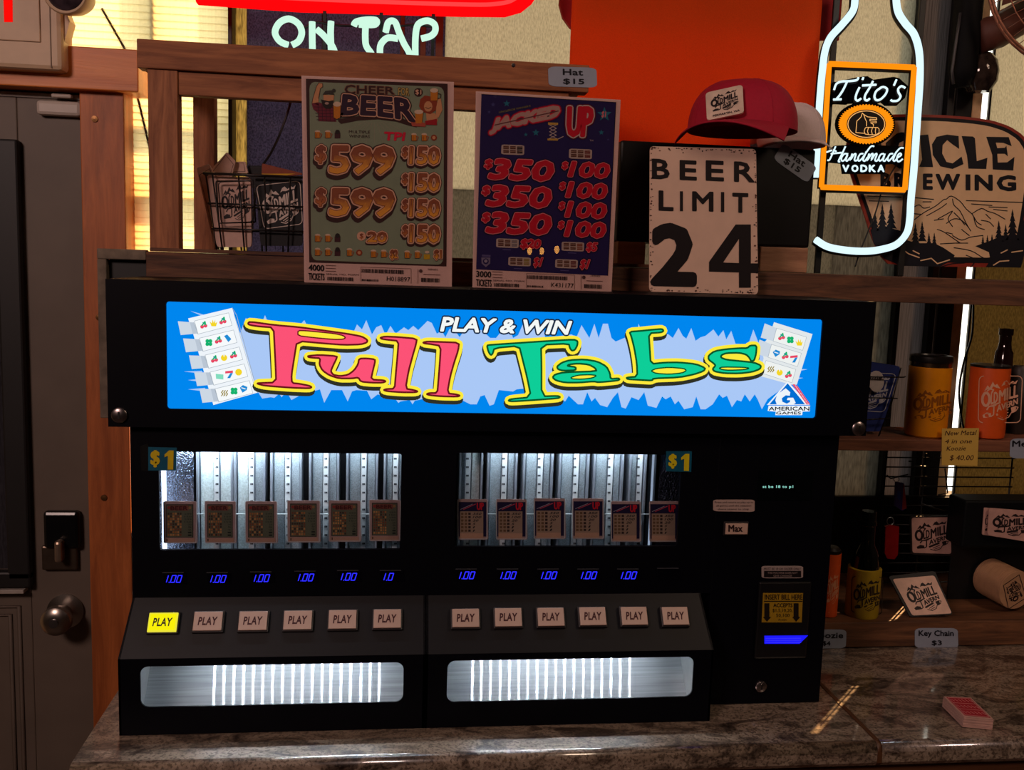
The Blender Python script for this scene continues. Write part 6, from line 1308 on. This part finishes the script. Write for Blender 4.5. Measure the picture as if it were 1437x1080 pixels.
# --- wire grid rack behind, with hanging goods
YG = .345; PGr = YP(YG)
h6 = lambda p: crop(1170, 620, 5.382, p)
gr = thing('wire_grid', 'black wire display grid standing on the bottom shelf', 'wire rack', (PGr(1327, 760).x, YG, bz+.0008))
gx0, gx1 = PGr(1240, 700).x, PGr(1416, 700).x
for i in range(14):
    z = PGr(1300, 642+i*13.4).z
    if z > bz+.004: tube('wire', [(gx0-.004, YG, z), (gx1+.004 if i < 4 else gx1+.12, YG, z)], .0013, W_b, gr, 6)
for xx in (gx0, PGr(1295, 700).x, gx1): tube('wire', [(xx, YG+.002, bz+.0008), (xx, YG+.002, min(PGr(1300, 636).z, mz-.022))], .0018, W_b, gr, 6)
for pts in ([(566, 145), (600, 145), (608, 180), (680, 185), (712, 188)], [(840, 200), (860, 385), (790, 400)], [(670, 465), (760, 500), (872, 532)], [(400, 250), (430, 275), (560, 245)]): tube('hook', [tuple(YP(YG-.012)(*p)) for p in h6(pts)], .0015, W_b, gr, 6)
def on(o, lab, cat, chs=(), grp=None):
    single(o, lab, cat, grp)
    for c_ in chs: c_.data.transform(Matrix.Translation(-o.location)); c_.parent = o
k1 = plate('key_chain', [h6([(470, 300), (530, 310), (550, 500), (520, 520), (460, 480)])], YP(YG-.014), .004, mat('chain_purple', (56, 34, 110), .4)); a = Art(YP(YG-.014)); a.poly(h6([(525, 320), (532, 315), (550, 500), (515, 512)]), ink((150, 44, 40)), 1); a.poly(h6([(480, 360), (505, 380), (500, 440), (480, 420)]), ink((40, 60, 150)), 1)
rg = tube('ring', [tuple(YP(YG-.012)(1258+4*math.cos(i*.6), 672+4*math.sin(i*.6))) for i in range(10)], .0008, mat('steel', (150, 150, 155), .3, 1), None, 5, True)
on(k1, 'purple and red key chain hanging highest on the wire grid', 'key chain', [a.build('key_chain_print'), rg])
k2 = plate('key_chain', [h6([(392, 640), (430, 625), (495, 640), (485, 850), (460, 885), (405, 880), (385, 840)])], YP(YG-.014), .005, mat('chain_red', (140, 16, 18), .25)); rg = tube('ring', [tuple(YP(YG-.012)(1249.5+5*math.cos(i*.6), 731+5.5*math.sin(i*.6))) for i in range(10)], .0008, mat('steel'), None, 5, True)
on(k2, 'red bottle opener key chain hanging low on the wire grid', 'key chain', [rg])
def coaster(q, y, lab, th=.003, edge=None, tilt=(0, -1, 0), name='coaster', m=None, ins=.0):
    cx_, cy_ = sum(p[0] for p in q)/4, sum(p[1] for p in q)/4; pl = Plane(YP(y)(cx_, cy_), tilt)
    o = plate(name, [rquad(q, .06, 3)], pl, th, edge or m or mat('coaster_cream', (196, 152, 142), .7)); a = Art(pl)
    if edge: a.poly(rquad([bil(q, u, v) for u, v in ((.03, .03), (.96, .03), (.96, .95), (.03, .95))], .06, 3), m or mat('coaster_cream', (196, 152, 142), .7), .5)
    tavern_logo(a, [bil(q, u, v) for u, v in ((.04, .05), (.96, .05), (.96, .93), (.04, .93))], m_dk, False); on(o, lab, 'coaster', [a.build('coaster_print')])
coaster(h6([(578, 562), (893, 558), (900, 860), (585, 850)]), YG-.012, 'pinkish square coaster with tavern print hanging on the wire grid', edge=mat('edge_dark', (26, 18, 20), .6))
m6 = lambda p: crop(1140, 680, 4.32, p)
coaster(m6([(1072, 140), (1330, 160), (1330, 350), (1062, 305)]), .268, 'front pale rectangular tavern patch at the right edge, above the coaster roll', edge=None, th=.002, name='patch_card')
coaster(m6([(1042, 138), (1140, 146), (1130, 318), (1030, 302)]), .274, 'pale tavern patch mostly hidden behind the front one at right', th=.002, name='patch_card')
on(box('card_box', YP(.28)(1352, 730).x, YP(.28)(1480, 730).x, .279, .335, YP(.28)(1370, 768).z, YP(.28)(1370, 702).z, mat('box_blueblack', (4, 6, 9), .6, spec=.2), None, .004), 'dark box behind the pale tavern patches at the right edge', 'box')
zz_ = YP(.28)(1370, 768).z
on(box('box_stand', YP(.28)(1364, 730).x, YP(.28)(1480, 730).x, .335, .345-.006, bz+.0005, zz_+.02, mat('stand_black', (10, 10, 12), .5), None, .001), 'black back stand behind the coaster roll', 'stand')
# tilted card on the shelf front
tq = m6([(485, 578), (738, 556), (845, 786), (605, 799)])
tn = Vector((-.12, -.84, .52)); base_p = Vector((YP(.25)(1300, 870).x, .243, bz+.010)); tp = Plane(base_p, tn)
o = plate('tavern_card', [rquad(m6([(462, 560), (742, 528), (852, 792), (590, 806)]), .05, 3)], tp, .004, mat('card_black', (16, 13, 15), .6)); a = Art(tp); a.poly(rquad(tq, .05, 3), mat('card_cream', (224, 184, 164), .6), 1); tavern_logo(a, m6([(515, 588), (740, 578), (820, 776), (610, 788)]), m_dk, False, L=2)
on(o, 'cream and black tavern square leaning back on the bottom shelf', 'coaster', [a.build('card_print')]); o.location.z += .0021
# roll of round coasters in clear wrap
ea = YP(.262)(1426, 828); ax = Vector((.12, -.99, -.04)).normalized(); Rr = .037
ctr = Vector((ea.x, .262, bz+Rr+.002)); ctr.z = max(bz+Rr+.0025, ea.z)
t = thing('coaster_roll', 'stack of round cream coasters lying on its side in clear wrap, bottom right', 'coasters', (ctr.x-.03, ctr.y+.03, bz+.0005))
Mr = ax.to_track_quat('Z', 'Y').to_matrix().to_4x4()
for i in range(21):
    lathe('coaster', [(0, 0), (Rr-.0006, 0), (Rr, .0006), (Rr, .0022), (Rr-.0006, .0028), (0, .0028)], ctr-ax*(.003+.0034*i)+Vector((0, 0, .0004*math.sin(i*1.7))), mat('coaster_disc', (222, 186, 156), .7, var=.08), t, 28, Mr)
lathe('clear_wrap', [(Rr+.0012, -.074), (Rr+.002, -.04), (Rr+.0014, .0)], ctr, clear_mat('clear_film', (236, 226, 216), .06, .12), t, 28, Mr).data
pl = Plane(ctr, -ax if False else ax); a = Art(pl)
a.stroke([(1408, 821), (1430, 806), (1440, 838), (1415, 854)], .9, m_dk, 1, True)
q_ = [(1409, 815), (1414, 850), (1436, 836), (1430, 798)]
tavern_logo(a, [(1414, 851), (1409, 822), (1430, 808), (1438, 838)], m_dk, False); a.build('coaster_print', t)
# bottle in a yellow sleeve and orange slim cooler beside the machine
yq = .262; pxq = YP(yq)(1211, 830).x; rq_ = .0295; hs_ = YP(yq)(1211, 795).z-bz; hb_ = YP(yq)(1211, 717).z-bz
t = thing('bottle', 'dark bottle in a yellow tavern sleeve on the bottom shelf', 'bottle', (pxq, yq, bz+.0005)); M_gk = mat('bottle_dark_glass', (8, 10, 8), .07, 0, .1, 20, coat=.7)
lathe('glass', [(0, .001), (rq_-.004, .001), (rq_-.004, hs_+.004), (rq_-.006, hs_+.016), (.02, hs_+.03), (.0135, hs_+.042), (.0125, hb_*.86), (.0145, hb_*.87), (.0145, hb_*.9), (.0125, hb_*.91), (.0125, hb_), (0, hb_)], (pxq, yq, bz+.0005), M_gk, t, 32)
lathe('sleeve', [(rq_-.005, 0), (rq_-.001, 0), (rq_, .003), (rq_, hs_-.001), (rq_-.002, hs_), (rq_-.004, hs_), (rq_-.005, 0)], (pxq, yq, bz+.0005), mat('sleeve_yellow', (176, 146, 12), .7, 0, .06, 100), t, 36)
cyl_logo(t, (1211, 830), yq, rq_, m6([(240, 555), (428, 560), (420, 785), (235, 770)]), ink((48, 34, 14)), True)
yo_ = .262; pxs = YP(yo_)(1162, 830).x; ro = .0185; ho = YP(yo_)(1168, 775).z-bz
t = thing('slim_can_cooler', 'slim orange can cooler half hidden behind the bill acceptor side', 'can cooler', (pxs, yo_, bz+.0005))
lathe('body', [(0, 0), (ro-.002, 0), (ro, .002), (ro, ho), (0, ho)], (pxs, yo_, bz+.0005), mat('cooler_orange'), t, 30)
lathe('cap', [(0, ho+.0002), (ro-.001, ho+.0002), (ro-.001, ho+.006), (ro-.006, ho+.011), (0, ho+.012)], (pxs, yo_, bz+.0005), mat('lid_black'), t, 28)
a = Art(Cyl((pxs, yo_, 0), ro)); kk = ink((228, 160, 120))
for y in (793, 859): a.stroke([(1163, y), (1178, y)], 1, kk, 1)
tavern_logo(a, [(1160, 802), (1179, 802), (1177, 850), (1158, 850)], kk, False); a.build('print', t)
# --- deck of cards on the counter
zt_d = CZ+.0165; PZd = ZP(zt_d)
P4 = [PZd(*p) for p in ((1324, 976.5), (1362, 978), (1394.5, 1009), (1353, 1005))]
t = thing('card_deck', 'deck of playing cards with red patterned backs, spread slightly on the counter', 'playing cards', (sum(p.x for p in P4)/4, sum(p.y for p in P4)/4, CZ+.0003))
cen = sum(P4, Vector())/4
# make it a true rectangle 63 x 88 mm style from the measured corners
rr = random.Random(2)
for i in range(18):
    z = CZ+.0004+i*.00089; sh = Vector((-(17-i)*.0001*1.2+rr.uniform(-.0006, .0006), -(17-i)*.0001+rr.uniform(-.0006, .0006), 0))
    V = [Vector((p.x, p.y, z))+sh for p in P4]+[Vector((p.x, p.y, z+.00078))+sh for p in P4]
    mesh('card', V, [(0, 3, 2, 1), (4, 5, 6, 7), (0, 1, 5, 4), (1, 2, 6, 5), (2, 3, 7, 6), (3, 0, 4, 7)], mat('card_edge', (200, 160, 148), .6, var=.1), t)
a = Art(PZd, lambda u, v: bil([(1324, 976.5), (1362, 978), (1394.5, 1009), (1353, 1005)], u, v)); rc_ = ink((176, 30, 48)); lc_ = ink((206, 140, 140))
a.poly(rq(.06, .05, .94, .95), rc_, 1); a.stroke([(.1, .08), (.9, .08), (.9, .92), (.1, .92)], .7, lc_, 2, True)
for v in (.33, .62): a.stroke([(.12, v), (.88, v)], .6, lc_, 2)
for k in range(3):
    for j in range(6): a.stroke([(.15+j*.13, .14+k*.29), (.22+j*.13, .24+k*.29)], .6, lc_, 2)
a.build('card_back_print', t)
# --- pendant bulbs of the room, behind the camera (their light glints in the poster sleeves)
for i, (bpx, bpy_, byy) in enumerate(((743, 352, -3.2), (760, 352, -3.2), (781, 350, -2.9))):
    h_ = PFp(bpx, bpy_); d_ = ray(bpx, bpy_); x, y, z = h_+Vector((d_.x, -d_.y, d_.z))*((h_.y-byy)/d_.y)
    t = thing('pendant_lamp', ('warm pendant bulb over the bar, %s of three' % ['leftmost', 'middle', 'rightmost'][i]), 'lamp', (x, y, z))
    lathe('bulb', [(0, -.02), (.008, -.016), (.0125, 0), (.009, .014), (0, .018)], (x, y, z), emit('warm_bulb', (255, 176, 84), 9), t, 16)
    lathe('socket', [(0, .0185), (.008, .0185), (.007, .05), (0, .052)], (x, y, z), M_dark, t, 12)
    tube('cord', [(x, y, z+.05), (x, y, 1.199)], .004, M_dark, t, 6)

GRP = {'label': 'price labels on the shelves and boxes', 'hat': 'caps on the black box', 'can cooler': 'can coolers on the right shelves', 'coaster': 'square tavern coasters on the right', 'poster': 'prize posters on the machine', 'shirt': 'hanging shirts', 'neon sign': 'lit tube signs', 'key chain': 'key chains on the wire grid', 'wood block': 'wood blocks under the black box', 'bottle': 'bottles on the right shelves', 'cable': 'loose cables'}
for o in bpy.data.objects:
    if o.parent is None and o.get('category') in GRP and 'group' not in o: o['group'] = GRP[o['category']]
    if o.name.startswith('pendant_lamp') and o.parent is None: o['group'] = 'pendant bulbs over the bar'
